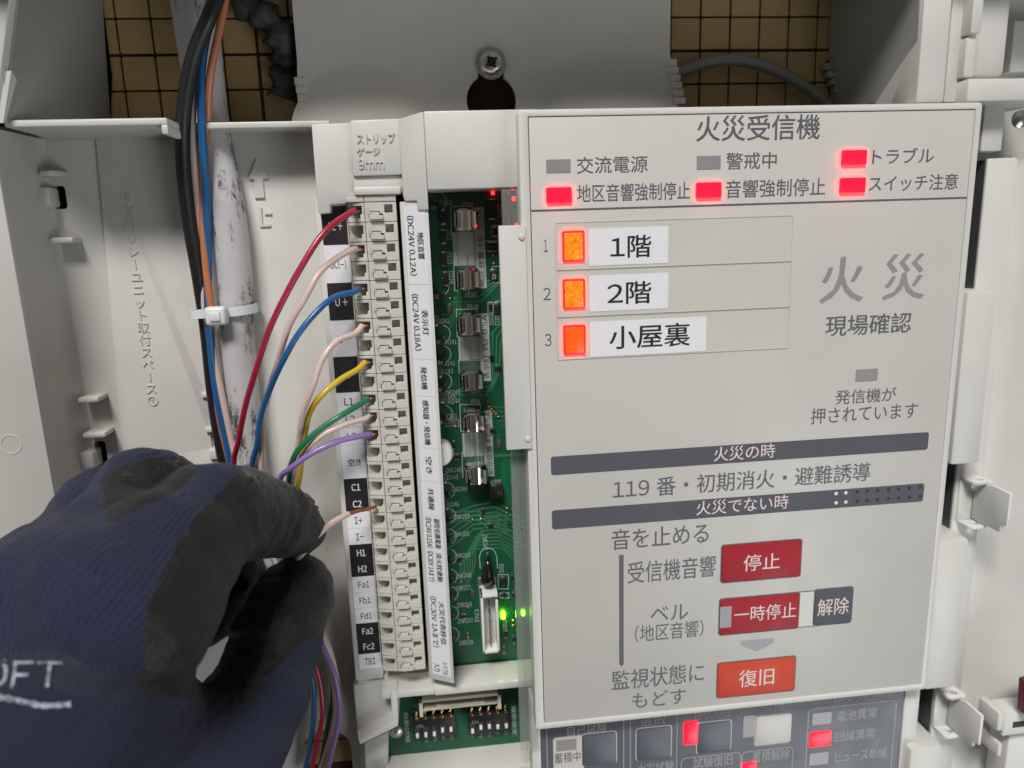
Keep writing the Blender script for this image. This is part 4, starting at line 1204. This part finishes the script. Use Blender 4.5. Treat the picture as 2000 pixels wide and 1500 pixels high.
sp_ = path([(372, -40, -29), (385, 60, -28), (402, 180, -27), (424, 300, -25), (445, 420, -23.5), (458, 540, -23), (462, 640, -23), (474, 760, -23), (487, 880, -23), (500, 980, -23), (525, 1130, -23)])
rr = np.interp(np.linspace(0, 1, len(sp_)), [0, .12, .25, .35, 1], [5.6, 5.2, 4.2, 4.5, 4.0])
o = MB().tube(sp_, rr, 20).build('cable_sleeve', sleeve_mat())
tag(o, 'white cable sleeve smudged with black dirt running down the box', 'sleeve')

single('black_cable', [(440, -50, -14), (412, 25, -12), (378, 110, -13), (361, 200, -14), (357, 300, -16), (368, 420, -18), (388, 540, -19.5), (403, 640, -20.5), (418, 780, -22), (438, 900, -22.5), (470, 1040, -22.5), (540, 1250, -22)], 1.75, W_BLK, 'thick black cable bowing beside the white sleeve', 'cable')
single('pale_wire', [(420, -50, -18), (395, 60, -18), (378, 180, -17.5), (376, 280, -18), (384, 400, -19.5), (392, 520, -19.5), (400, 600, -19), (418, 700, -20), (440, 800, -20.5), (462, 900, -21), (500, 1040, -22), (560, 1250, -22)], 0.95, W_PINK, 'pale pink wire between the black cable and the blue wire in the tied bundle', 'wire', 10)
single('blue_wire', [(436, -50, -17), (410, 40, -16), (394, 130, -16), (394, 240, -16.5), (402, 360, -18.5), (406, 480, -19.5), (406, 580, -18.5), (412, 680, -19.5), (425, 780, -20.5), (446, 880, -21), (480, 1040, -22), (550, 1250, -22)], 1.05, W_BLUE, 'dark blue wire tied against the white sleeve next to the orange wire', 'wire', 10)
single('orange_wire', [(448, -50, -15), (432, 40, -15), (412, 140, -16), (404, 240, -18.5), (396, 340, -20), (396, 440, -19.5), (404, 540, -18.5), (412, 600, -18), (414, 680, -20.5), (426, 800, -21), (448, 900, -21.5), (490, 1060, -22), (560, 1260, -23)], 0.95, W_ORG, 'orange wire running down the tied bundle beside the white sleeve', 'wire', 10)
single('grey_cable', [(1240, 165, -33), (1330, 140, -32), (1385, 122, -31), (1440, 118, -30.5), (1500, 132, -30.5), (1560, 162, -30.5), (1610, 200, -31), (1680, 270, -32)], 1.55, W_GRY, 'grey cable arching over the tiles above the operating panel', 'cable')
# dark tape lump in the upper opening
tp = path([(452, -40, -33), (485, 10, -31), (520, 35, -30), (548, 75, -31), (556, 130, -33), (552, 190, -34)])
o = MB().tube(tp, [1.8 + 1.1 * abs(math.sin(i * .8)) + 1.6 * random.random() for i in range(len(tp))], 12)
o.v = [(p[0] + random.uniform(-.7, .7), p[1] + random.uniform(-.7, .7), p[2] + random.uniform(-.7, .7)) for p in o.v]
o = o.build('taped_splice', mat('black_tape', (0.030, 0.030, 0.033), 0.6, var=0.9, vscale=220), angle=70)
tag(o, 'crumpled black taped cable splice over the tiles beside the mounting plate', 'tape')

# cable tie
ct = thing('cable_tie', P(437, 612, -19), 'translucent white cable tie clamping the wires to the sleeve', 'cable tie')
TIE = mat('nylon_tie', (0.70, 0.70, 0.72), 0.35, var=0.02)
cA, cB = P(396, 610, -19.5), P(462, 606, -23)
mb = MB()
ring = []
for k in range(40):
    a_ = 2 * math.pi * k / 40
    # stadium around bundle and sleeve
    cx = cB if math.cos(a_) > 0 else cA
    rx = 4.75 if math.cos(a_) > 0 else 2.6
    ring.append(np.array([cx[0] + rx * math.cos(a_), (cA[1] + cB[1]) / 2 + 0.35 * math.cos(a_), (cx[2]) + (5.0 if math.cos(a_) > 0 else 3.0) * math.sin(a_)]))
k = len(ring)
cen = np.mean(ring, 0)
vsx = []
for p in ring:
    d_ = (p - cen); d_[1] = 0; d_ /= np.linalg.norm(d_)
    for s1, s2 in ((-1.15, 0), (1.15, 0), (1.15, .7), (-1.15, .7)):
        vsx.append(p + np.array([0, s1, 0]) + d_ * s2)
fsx = [(4 * i + j, 4 * i + (j + 1) % 4, 4 * ((i + 1) % k) + (j + 1) % 4, 4 * ((i + 1) % k) + j) for i in range(k) for j in range(4)]
mb.add(vsx, fsx); mb.build('tie_strap', TIE, ct)
c = P(420, 618, -14.5)
MB().box(c[0] - 2.6, c[0] + 2.6, c[1] - 2.4, c[1] + 2.4, -18, -14.2).build('tie_head', TIE, ct, bevel=0.9, seg=3)
MB().box(c[0] - 1.4, c[0] + 1.4, c[1] - 1.2, c[1] + 1.2, -14.5, -13.7).build('tie_latch', TIE, ct, bevel=0.35)

# terminal wires: insulation and bare end
def twire(i, px, tail, material, label, r=0.75, name='terminal_wire'):
    v_ = tv(i)
    ent = np.array([tuD - 1.1, v_, hT - 2.0])
    pts = [P(x, y, h) for x, y, h in px]
    pts = [p + np.array([random.uniform(-.45, .45), random.uniform(-.45, .45), random.uniform(-.6, .6)]) * (0.4 if j == 0 else 1) for j, p in enumerate(pts)]
    sp = [np.array([tuD - 2.75, v_ + .05 + random.uniform(-.2, .1), hT - 0.9])] + pts + [P(x, y, h) for x, y, h in tail]
    t = thing(name, sp[-1], label, 'wire')
    MB().tube(spline(sp), r, 12).build('insulation', material, t)
    mb = MB()
    mb.tube([sp[0] + np.array([-.3, 0, .1]), sp[0] + np.array([.9, .02, -.35]), ent + np.array([.3, -.05, -.5])], r * .6, 8)
    mb.build('bare_copper', COPPER, t)
    return t
low_ = lambda dx, hh: [(470 + dx, 1050, hh - 4), (545 + dx, 1190, hh - 6)]
twire(0, [(690, 414, -8), (655, 434, -4), (620, 468, -1), (588, 515, 1), (555, 578, 1), (524, 650, 0), (499, 722, -3), (480, 795, -7), (467, 860, -11), (459, 920, -14)], [(470, 1050, -19), (545, 1190, -20), (612, 1290, -18), (630, 1380, -18), (622, 1440, -20), (604, 1520, -24)], W_RED, 'red wire arching from the topmost terminal beside the black label')
twire(2, [(688, 489, -8.5), (655, 504, -5), (622, 535, -2), (592, 582, 0), (566, 640, -1), (541, 702, -4), (522, 770, -8), (514, 840, -11), (509, 920, -14)], [(520, 1050, -19), (580, 1180, -20), (640, 1290, -18), (655, 1380, -18), (645, 1440, -20), (620, 1520, -24)], W_PINK, 'pale pink wire in the third terminal just under the red wire')
twire(4, [(690, 570, -8), (655, 583, -4), (620, 608, -1), (585, 650, 0), (556, 700, -1), (531, 755, -4), (513, 812, -8), (501, 865, -11), (492, 920, -14)], [(500, 1050, -19), (550, 1200, -20), (606, 1310, -19), (612, 1390, -20), (606, 1450, -22), (592, 1520, -25)], W_BLUE, 'bright blue wire in the fifth terminal over the second black label')
twire(6, [(692, 651, -8.5), (660, 668, -5), (632, 704, -2), (609, 752, -1), (592, 812, -3), (578, 872, -7), (560, 935, -10)], [(555, 1050, -17), (600, 1170, -19), (648, 1280, -18), (662, 1380, -18), (650, 1440, -20), (628, 1520, -24)], W_PINK, 'pale pink wire in the seventh terminal between blue and yellow wires')
twire(8, [(700, 722, -8.5), (662, 743, -5), (627, 773, -3), (606, 815, -4), (594, 870, -8), (586, 930, -12), (580, 985, -15)], [(585, 1080, -19), (612, 1180, -20), (640, 1260, -20), (652, 1330, -22), (650, 1420, -25), (640, 1520, -28)], W_YEL, 'yellow wire from the ninth terminal hanging straight behind the glove')
twire(10, [(706, 788, -8.5), (668, 808, -5), (628, 838, -3), (594, 868, -3), (576, 895, -5), (566, 940, -9)], [(565, 1050, -17), (605, 1170, -19), (640, 1270, -19), (650, 1350, -20), (640, 1420, -21), (622, 1520, -25)], W_GRN, 'green wire in the terminal level with label L1')
twire(11, [(710, 818, -8.5), (672, 829, -5), (630, 851, -3), (594, 884, -4), (572, 925, -7)], [(560, 1050, -16), (598, 1160, -18), (640, 1270, -17), (664, 1370, -17), (656, 1440, -19), (632, 1520, -23)], W_PINK, 'thin pale pink wire squeezed between green and purple wires', 0.68)
twire(12, [(706, 852, -8.5), (664, 863, -5), (614, 884, -3), (572, 914, -4), (545, 945, -7)], [(545, 1050, -15), (590, 1160, -17), (630, 1260, -15), (656, 1330, -14), (662, 1400, -15), (648, 1470, -18), (632, 1540, -22)], W_PUR, 'purple wire in the terminal level with label L3')
# wire held by the glove
hw = thing('held_wire', P(600, 1068, 0), 'pale pink wire with stripped copper end pinched in the gloved fingers', 'wire')
ins = [P(560, 1112, 3), P(582, 1090, 5.5), P(600, 1070, 6.5), P(622, 1044, 4.5), P(650, 1020, 0), P(680, 1004, -5)]
MB().tube(spline(ins, .8), 0.78, 12).build('insulation', W_PINK, hw)
cu = [P(676, 1006, -5.2), P(700, 998, -7), P(718, 994, -8.4), P(736, 989, -9.8)]
mb = MB()
cs = spline(cu, .6)
for k in range(7):   # twisted strands
    st = []
    for j, p in enumerate(cs):
        a_ = 2 * math.pi * k / 6 + j * 0.22
        rr_ = 0.0 if k == 6 else 0.34
        st.append(p + np.array([0, math.cos(a_) * rr_, math.sin(a_) * rr_]))
    mb.tube(st[: len(st) - (k % 3)], 0.2, 6)
mb.build('bare_copper', COPPER, hw)

#HAND#
# ================================================================== GLOVED HAND
# joints: photo sight line + height, radius in mm; dorsal direction per finger
def J(x, y, h, r): return (P(x, y, h), r)
palm_segs = [
    [J(-140, 1760, 60, 25), J(145, 1215, 46, 13.5)],
    [J(-60, 1800, 58, 25), J(245, 1195, 47, 13.2)],
    [J(-220, 1680, 57, 23), J(55, 1245, 45, 13.2)],
    [J(-260, 1560, 50, 20), J(-40, 1275, 40, 12.0)],
    [J(145, 1205, 45, 13), J(245, 1190, 47, 13.2)],
    [J(55, 1240, 44, 12.5), J(145, 1205, 46, 13.2)],
    [J(215, 1090, 32, 9.5), J(330, 1090, 36, 9.5)],
    [J(60, 1740, 56, 22), J(320, 1535, 42, 15)],
    [J(170, 1420, 46, 14), J(330, 1490, 36, 11)],
    [J(225, 1200, 42, 11.5), J(248, 1375, 37, 8.2)],
]
fingers = {
    'index': [J(245, 1190, 48, 13.2), J(330, 1080, 39, 11.6), J(412, 1006, 28, 10.4), J(470, 1003, 19, 9.4), J(522, 1012, 11.5, 8.6), J(558, 1020, 5, 7.5), J(590, 1040, 1.5, 5.6)],
    'middle': [J(145, 1210, 47, 12.8), J(225, 1070, 32, 11.0), J(288, 970, 18, 10.2), J(362, 1030, 5, 9.2), J(420, 1120, -1, 9.2), J(404, 1194, -1, 8.8)],
    'ring': [J(55, 1240, 46, 12.2), J(130, 1110, 28, 10.6), J(205, 1005, 12, 9.8), J(320, 1070, -4, 9.2), J(420, 1100, -8, 8.8), J(452, 1128, -8, 8.6)],
    'little': [J(-40, 1270, 40, 11.4), J(20, 1165, 28, 9.8), J(80, 1105, 16, 9.0), J(200, 1150, 0, 8.0), J(250, 1200, -3, 7.4)],
    'thumb': [J(340, 1545, 42, 15), J(445, 1455, 33, 11.8), J(503, 1364, 25, 10.4), J(540, 1245, 15, 10.0), J(572, 1172, 7, 9.0), J(581, 1150, 4, 8.4)],
}
GS = 1.0
lo = np.array([-150.0, -215.0, -18.0]); hi = np.array([-38.0, -58.0, 88.0])
gx = [np.arange(lo[i], hi[i], GS, dtype=np.float32) for i in range(3)]
GX, GY, GZ = np.meshgrid(*gx, indexing='ij')

def cone_sdf(X, Y, Z_, a, ra, b, rb):
    a = np.asarray(a, np.float32); b = np.asarray(b, np.float32)
    ab = b - a; L2_ = np.float32(ab @ ab); ra = np.float32(ra); rb = np.float32(rb)
    px, py, pz = X - a[0], Y - a[1], Z_ - a[2]
    t = np.clip((px * ab[0] + py * ab[1] + pz * ab[2]) / L2_, 0, 1)
    d = np.sqrt((px - t * ab[0]) ** 2 + (py - t * ab[1]) ** 2 + (pz - t * ab[2]) ** 2)
    return d - (ra + (rb - ra) * t)
def smin(a, b, k):
    h = np.maximum(k - np.abs(a - b), 0) / k
    return np.minimum(a, b) - h * h * k * 0.25
def chain(X, Y, Z_, js, k=3.5):
    d = None
    for (a, ra), (b, rb) in zip(js[:-1], js[1:]):
        e = cone_sdf(X, Y, Z_, a, ra, b, rb)
        d = e if d is None else smin(d, e, k)
    return d
pal = None
for s_ in palm_segs:
    e = chain(GX, GY, GZ, s_)
    pal = e if pal is None else smin(pal, e, 9.0)
F = None
for nm, js in fingers.items():
    e = smin(pal, chain(GX, GY, GZ, js), 5.0)
    F = e if F is None else smin(F, e, 1.0)
F = F.astype(np.float32)
del GX, GY, GZ

def surface_nets(F):
    s = F < 0
    c = [s[i:F.shape[0] - 1 + i, j:F.shape[1] - 1 + j, k:F.shape[2] - 1 + k] for i in (0, 1) for j in (0, 1) for k in (0, 1)]
    cnt = sum(q.astype(np.int8) for q in c)
    act = np.argwhere((cnt > 0) & (cnt < 8))
    idx = -np.ones(cnt.shape, np.int64)
    idx[tuple(act.T)] = np.arange(len(act))
    corner = [(i, j, k) for i in (0, 1) for j in (0, 1) for k in (0, 1)]
    vals = [F[act[:, 0] + i, act[:, 1] + j, act[:, 2] + k] for i, j, k in corner]
    acc = np.zeros((len(act), 3)); num = np.zeros(len(act))
    for a in range(8):
        for b in range(a + 1, 8):
            ca_, cb_ = np.array(corner[a]), np.array(corner[b])
            if np.abs(ca_ - cb_).sum() != 1: continue
            va, vb = vals[a], vals[b]
            m = (va < 0) != (vb < 0)
            t = np.where(m, va / np.where(m, va - vb, 1), 0)
            acc += np.where(m[:, None], ca_ + (cb_ - ca_) * t[:, None], 0); num += m
    pts = act + acc / num[:, None]
    quads = []
    for ax_ in range(3):
        o1, o2 = [q for q in range(3) if q != ax_]
        n0 = list(F.shape); n0[ax_] -= 1
        sl0 = [slice(None)] * 3; sl1 = [slice(None)] * 3
        sl0[ax_] = slice(0, -1); sl1[ax_] = slice(1, None)
        ch = np.argwhere(s[tuple(sl0)] != s[tuple(sl1)])
        ok = (ch[:, o1] > 0) & (ch[:, o2] > 0) & (ch[:, o1] < F.shape[o1] - 1) & (ch[:, o2] < F.shape[o2] - 1)
        ch = ch[ok]
        q = []
        for d1, d2 in ((-1, -1), (0, -1), (0, 0), (-1, 0)):
            e = ch.copy(); e[:, o1] += d1; e[:, o2] += d2
            q.append(idx[tuple(e.T)])
        q = np.stack(q, 1)
        quads.append(q[(q >= 0).all(1)])
    return pts, np.concatenate(quads)
pts, quads = surface_nets(F)
pts = pts * GS + lo
# relax the net a little
for _ in range(3):
    acc = np.zeros_like(pts); num = np.zeros(len(pts))
    for i in range(4):
        a_, b_ = quads[:, i], quads[:, (i + 1) % 4]
        for c_ in range(3):
            acc[:, c_] += np.bincount(a_, pts[b_, c_], len(pts)) + np.bincount(b_, pts[a_, c_], len(pts))
        num += np.bincount(a_, minlength=len(pts)) + np.bincount(b_, minlength=len(pts))
    pts = pts + 0.5 * (acc / num[:, None] - pts)

# which bone each vertex belongs to, position along it, angle round it
def dir_px(x0, y0, h0, x1, y1, h1):
    d = P(x1, y1, h1) - P(x0, y0, h0)
    return d / np.linalg.norm(d)
dorsal = {'index': np.array([-0.45, 0.78, 0.44]), 'middle': np.array([-0.55, 0.78, 0.25]), 'ring': np.array([-0.6, 0.7, 0.3]), 'little': np.array([-0.6, 0.7, 0.3]), 'thumb': np.array([0.80, -0.42, 0.40])}
N_ = len(pts)
fid = np.full(N_, -1); sal = np.zeros(N_); csd = np.zeros(N_)
best = np.full(N_, 1e9); U_ = np.zeros(N_); W_ = np.zeros(N_); coat = np.zeros(N_)
paxis = P(120, 1320, 49) - P(-140, 1760, 62); paxis /= np.linalg.norm(paxis)
pside = np.cross(paxis, [0, 0, 1.0]); pside /= np.linalg.norm(pside)
dp = pal_d = None
for s_ in palm_segs:
    e = chain(pts[:, 0], pts[:, 1], pts[:, 2], s_)
    dp = e if dp is None else np.minimum(dp, e)
best = dp + 1.0
U_ = (pts - P(-140, 1760, 62)) @ paxis; W_ = (pts - P(-140, 1760, 62)) @ pside
for nm, js in fingers.items():
    D_ = dorsal[nm] / np.linalg.norm(dorsal[nm])
    s0_ = 0.0
    ub = (js[0][0] - P(-140, 1760, 62)) @ paxis; wb_ = (js[0][0] - P(-140, 1760, 62)) @ pside
    tot = sum(np.linalg.norm(b[0] - a[0]) for a, b in zip(js[:-1], js[1:]))
    for (a, ra), (b, rb) in zip(js[:-1], js[1:]):
        ab = b - a; L_ = np.linalg.norm(ab); t_ = ab / L_
        q = pts - a
        tt = np.clip(q @ t_ / L_, 0, 1)
        rad = q - (tt * L_)[:, None] * t_
        rl = np.linalg.norm(rad, axis=1)
        e = rl - (ra + (rb - ra) * tt)
        m = e < best
        dd = D_ - t_ * (D_ @ t_); dd /= np.linalg.norm(dd); ss = np.cross(t_, dd); ss = ss if ss @ pside > 0 else -ss
        cs_ = (rad @ dd) / np.maximum(rl, 1e-6)
        an = np.arctan2(rad @ ss, rad @ dd)
        sfrac = (s0_ + tt * L_) / tot
        # coating: palm side of each finger, whole finger towards the tip
        if nm == 'thumb':
            c_ = (0.10 - cs_) * 6 + np.clip((sfrac - 0.80) * 14, -2, 6)
        elif nm == 'index':
            c_ = (0.42 - cs_) * 6 + np.clip((sfrac - 0.66) * 16, -5, 7)
        else:
            c_ = (0.34 - cs_) * 6 + np.clip((sfrac - 0.60) * 14, -5, 3)
        U_ = np.where(m, ub + s0_ + tt * L_, U_); W_ = np.where(m, wb_ + an * 10.0, W_); coat = np.where(m, c_, coat)
        fid = np.where(m, list(fingers).index(nm), fid); sal = np.where(m, s0_ + tt * L_, sal); csd = np.where(m, cs_, csd)
        best = np.where(m, e, best)
        s0_ += L_
# palm: coated towards the thumb web and the inside
pm = best == dp + 1.0
web = P(330, 1330, 40)
inner_ = P(300, 1420, 10)
wd_ = np.linalg.norm(pts - web, axis=1)
palmcoat = (P(300, 1330, 44)[2] - pts[:, 2]) * 0.5 + ((pts - P(286, 1330, 48)) @ np.array([0.93, 0.1, -0.35])) * 0.8
below = (P(330, 1372, 40)[1] - pts[:, 1]) * 0.9
palmcoat = palmcoat - np.clip(below, 0, 50)
coat = np.where(pm, palmcoat, coat)
# where the dipped coating ends on the back of the hand: traced on the glove from the thumb side
def inside(px, poly):
    r_ = np.zeros(len(px), bool); n_ = len(poly)
    for i in range(n_):
        (x0, y0), (x1, y1) = poly[i], poly[(i + 1) % n_]
        c_ = ((y0 > px[:, 1]) != (y1 > px[:, 1]))
        r_ ^= c_ & (px[:, 0] < (x1 - x0) * (px[:, 1] - y0) / ((y1 - y0) if y1 != y0 else 1e-9) + x0)
    return r_
cam_ = (pts - CC) @ RC.T
pp = np.c_[1000 + FPX * cam_[:, 0] / cam_[:, 2], 750 + FPX * cam_[:, 1] / cam_[:, 2]]
dip1 = [(477, 905), (416, 976), (377, 1015), (347, 1058), (329, 1093), (299, 1145), (286, 1179), (282, 1240), (282, 1283), (266, 1327), (277, 1353), (360, 1366), (425, 1377), (490, 1377), (507, 1361), (533, 1309), (577, 1266), (640, 1230), (700, 1200), (700, 1040), (560, 900)]
dip2 = [(193, 937), (243, 902), (303, 891), (362, 893), (390, 915), (345, 960), (269, 1000), (208, 1030), (204, 980)]
deep = pts[:, 2] < 20
coat = np.where(inside(pp, dip1) | inside(pp, dip2), 3.0, np.where(deep & (coat > 0), coat, -3.0))
def spread(val, times):
    for _ in range(times):
        acc = np.zeros(N_); num = np.zeros(N_)
        for i in range(4):
            a_, b_ = quads[:, i], quads[:, (i + 1) % 4]
            acc += np.bincount(a_, val[b_], N_) + np.bincount(b_, val[a_], N_)
            num += np.bincount(a_, minlength=N_) + np.bincount(b_, minlength=N_)
        val = 0.35 * val + 0.65 * acc / num
    return val
coat = spread(coat, 5)
U_ = spread(U_, 10); W_ = spread(W_, 10)

# cloth: creases on the inside of the bends, slack folds on the back
nrm_ = np.zeros_like(pts)
fn_ = np.cross(pts[quads[:, 2]] - pts[quads[:, 0]], pts[quads[:, 3]] - pts[quads[:, 1]])
for i in range(4):
    for c_ in range(3):
        nrm_[:, c_] += np.bincount(quads[:, i], fn_[:, c_], N_)
nrm_ /= np.linalg.norm(nrm_, axis=1)[:, None] + 1e-9
cen_ = spread(pts[:, 0], 3), spread(pts[:, 1], 3), spread(pts[:, 2], 3)
dsp = np.zeros(N_)
for k_, (nm, js) in enumerate(fingers.items()):
    cum = np.cumsum([0] + [np.linalg.norm(b[0] - a[0]) for a, b in zip(js[:-1], js[1:])])
    for jn, amp in (((2, .9), (3, .7), (4, .7)) if nm != 'thumb' else ((2, .8), (3, 1.0), (4, .6))):
        t_ = sal - cum[jn] + 0.6 * np.sin(pts[:, 2] * .5 + jn)
        w_ = np.exp(-(t_ / 4.2) ** 2) * np.clip(0.95 - csd, 0, 1.2) * (fid == k_)
        dsp += w_ * amp * (np.abs(np.sin(math.pi * t_ / 2.9)) - 0.8)
def wob(p, f_, s_): return np.sin(p[:, 0] * f_ + s_) * np.sin(p[:, 1] * f_ * 1.13 + 2.1 * s_) + np.sin(p[:, 2] * f_ * .9 - s_) * np.sin((p[:, 0] + p[:, 1]) * f_ * .7)
dsp += 0.26 * wob(pts, .40, 1.3) + 0.16 * wob(pts, .9, .4)
# long shallow pulls from the knuckles towards the wrist
dsp += np.where(fid < 0, 0.30 * np.sin(W_ * .42 + .8 * np.sin(U_ * .08)) * np.clip((U_ - 25) / 30, 0, 1), 0)
dsp = spread(dsp, 1)
sgn_ = 1.0 if ((nrm_ * (pts - pts.mean(0))).sum(1) > 0).mean() > .5 else -1.0
pts = pts + nrm_ * (sgn_ * dsp)[:, None]

ho = P(-60, 1700, 50)
me = bpy.data.meshes.new('gloved_hand')
me.from_pydata([tuple(Dv(p - ho)) for p in pts], [], [tuple(int(i) for i in q) for q in quads])
finish(me, 0, smooth=False)
me.polygons.foreach_set('use_smooth', [True] * len(me.polygons))
at_ = me.attributes.new('coat', 'FLOAT', 'POINT'); at_.data.foreach_set('value', coat.astype(np.float32))
at_ = me.attributes.new('knit', 'FLOAT_VECTOR', 'POINT'); at_.data.foreach_set('vector', np.stack([U_, W_, np.zeros(N_)], 1).astype(np.float32).ravel())

def glove_mat():
    m = bpy.data.materials.new('knit_glove')
    m.use_nodes = True
    nt = m.node_tree
    b = nt.nodes['Principled BSDF']
    L = nt.links.new
    ac = nd(nt, 'ShaderNodeAttribute', attribute_name='coat')
    ak = nd(nt, 'ShaderNodeAttribute', attribute_name='knit')
    tc = nd(nt, 'ShaderNodeTexCoord')
    ns = nd(nt, 'ShaderNodeTexNoise'); ns.inputs['Scale'].default_value = 900; ns.inputs['Detail'].default_value = 4
    nb = nd(nt, 'ShaderNodeTexNoise'); nb.inputs['Scale'].default_value = 70; nb.inputs['Detail'].default_value = 4
    L(tc.outputs['Object'], ns.inputs['Vector']); L(tc.outputs['Object'], nb.inputs['Vector'])
    # ragged edge of the coating
    e1 = nd(nt, 'ShaderNodeMath', operation='MULTIPLY_ADD'); e1.inputs[1].default_value = 1.5; e1.inputs[2].default_value = -0.75
    L(ns.outputs['Fac'], e1.inputs[0])
    e2 = nd(nt, 'ShaderNodeMath', operation='ADD'); L(ac.outputs['Fac'], e2.inputs[0]); L(e1.outputs[0], e2.inputs[1])
    mk = nd(nt, 'ShaderNodeMapRange'); mk.inputs['From Min'].default_value = -0.15; mk.inputs['From Max'].default_value = 0.5
    L(e2.outputs[0], mk.inputs['Value'])
    # knit rows
    sp = nd(nt, 'ShaderNodeSeparateXYZ'); L(ak.outputs['Vector'], sp.inputs[0])
    def wave(sock, pitch, ph=0.0):
        a = nd(nt, 'ShaderNodeMath', operation='MULTIPLY_ADD'); a.inputs[1].default_value = 2 * math.pi / pitch; a.inputs[2].default_value = ph
        L(sock, a.inputs[0])
        s = nd(nt, 'ShaderNodeMath', operation='SINE'); L(a.outputs[0], s.inputs[0])
        return s.outputs[0]
    wrp = nd(nt, 'ShaderNodeMath', operation='MULTIPLY_ADD'); wrp.inputs[1].default_value = 2.6; L(nb.outputs['Fac'], wrp.inputs[0]); L(sp.outputs['Y'], wrp.inputs[2])
    w1 = wave(wrp.outputs[0], 0.85)
    # V-shaped stitches: row phase shifted by |rib position|
    ab = nd(nt, 'ShaderNodeMath', operation='ABSOLUTE'); L(w1, ab.inputs[0])
    sh = nd(nt, 'ShaderNodeMath', operation='MULTIPLY_ADD'); sh.inputs[1].default_value = 0.35; L(ab.outputs[0], sh.inputs[0]); L(sp.outputs['X'], sh.inputs[2])
    w2 = wave(sh.outputs[0], 0.66)
    kk = nd(nt, 'ShaderNodeMath', operation='MULTIPLY_ADD'); kk.inputs[1].default_value = 0.9; L(w2, kk.inputs[0]); L(w1, kk.inputs[2])
    # the coating soaks the knit: relief is weaker there
    inv = nd(nt, 'ShaderNodeMapRange'); inv.inputs['To Min'].default_value = 1.0; inv.inputs['To Max'].default_value = 0.22
    L(mk.outputs[0], inv.inputs['Value'])
    hh = nd(nt, 'ShaderNodeMath', operation='MULTIPLY'); L(kk.outputs[0], hh.inputs[0]); L(inv.outputs[0], hh.inputs[1])
    hs = nd(nt, 'ShaderNodeMath', operation='MULTIPLY_ADD'); hs.inputs[1].default_value = 2.2; L(ns.outputs['Fac'], hs.inputs[0]); L(hh.outputs[0], hs.inputs[2])
    hb_ = nd(nt, 'ShaderNodeMath', operation='MULTIPLY_ADD'); hb_.inputs[1].default_value = 9.0; L(nb.outputs['Fac'], hb_.inputs[0]); L(hs.outputs[0], hb_.inputs[2])
    bp = nd(nt, 'ShaderNodeBump'); bp.inputs['Strength'].default_value = 0.9; bp.inputs['Distance'].default_value = 0.00010
    L(hb_.outputs[0], bp.inputs['Height']); L(bp.outputs['Normal'], b.inputs['Normal'])
    # yarn colour: shade of the valleys between ribs is put into it
    cr = nd(nt, 'ShaderNodeMapRange'); cr.inputs['From Min'].default_value = -1.4; cr.inputs['From Max'].default_value = 1.4
    L(kk.outputs[0], cr.inputs['Value'])
    c1 = nd(nt, 'ShaderNodeMixRGB'); c1.inputs[1].default_value = (0.0125, 0.0155, 0.041, 1); c1.inputs[2].default_value = (0.0165, 0.0215, 0.058, 1)
    L(cr.outputs[0], c1.inputs[0])
    c2 = nd(nt, 'ShaderNodeMixRGB'); c2.inputs[2].default_value = (0.0068, 0.0068, 0.0074, 1)
    L(mk.outputs[0], c2.inputs[0]); L(c1.outputs[0], c2.inputs[1])
    L(c2.outputs[0], b.inputs['Base Color'])
    ro = nd(nt, 'ShaderNodeMapRange'); ro.inputs['To Min'].default_value = 0.85; ro.inputs['To Max'].default_value = 0.52
    L(mk.outputs[0], ro.inputs['Value']); L(ro.outputs[0], b.inputs['Roughness'])
    b.inputs['Sheen Weight'].default_value = 0.08
    b.inputs['Specular IOR Level'].default_value = 0.35
    return m
me.materials.append(glove_mat())
hand = bpy.data.objects.new('gloved_hand', me)
COL.objects.link(hand)
hand.location = Dv(ho)
ORIG['gloved_hand'] = ho
tag(hand, 'left hand in a navy knit glove with black coated fingers pinching the stripped wire', 'gloved hand')

# worn print on the back of the glove, laid on the surface
bvh = BVHTree.FromPolygons([tuple(p) for p in pts], [tuple(int(i) for i in q) for q in quads])
def on_glove(p, lift=0.18):
    """drop a point onto the back of the hand along the wall normal"""
    hit = bvh.ray_cast(Vector((p[0], p[1], 100)), Vector((0, 0, -1)))
    if hit[0] is None: return None
    return np.array(hit[0]) + np.array(hit[1]) * lift * (1 if hit[1].z > 0 else -1)
def printed(s, c_px, w, hgt, ang, material):
    c0 = P(*c_px, 64)
    v_, f_ = text_mesh(s, 0.0)
    ca_, sa_ = math.cos(ang), math.sin(ang)
    out = []
    for x, y, _k in v_:
        q = (c0[0] + x * w * ca_ - y * hgt * sa_, c0[1] + x * w * sa_ + y * hgt * ca_)
        z = on_glove(q)
        out.append(z if z is not None else np.array([q[0], q[1], 60]))
    MB().add(out, f_).build('printed_text', material, hand, smooth=False)
PRINT = mat('worn_print', (0.30, 0.32, 0.37), 0.8, var=0.9, vscale=1100)
printed('SOFT', (20, 1310), 15.5, 4.0, math.radians(-8), PRINT)
ul = [P(x, y, 64) for x, y in ((-60, 1345), (0, 1347), (30, 1350), (60, 1356), (90, 1362), (118, 1364), (145, 1366))]
mb = MB(); top_, bot_ = [], []
for p in spline(ul, .6):
    wv = 0.42 + 0.12 * math.sin(p[0] * 5)
    for sg, lst in ((1, top_), (-1, bot_)):
        z = on_glove((p[0], p[1] + sg * wv)); lst.append(z if z is not None else np.array([p[0], p[1] + sg * wv, 60]))
k = len(top_)
mb.add(top_ + bot_, [(i, i + 1, k + i + 1, k + i) for i in range(k - 1)])
mb.build('printed_underline', PRINT, hand, smooth=False)
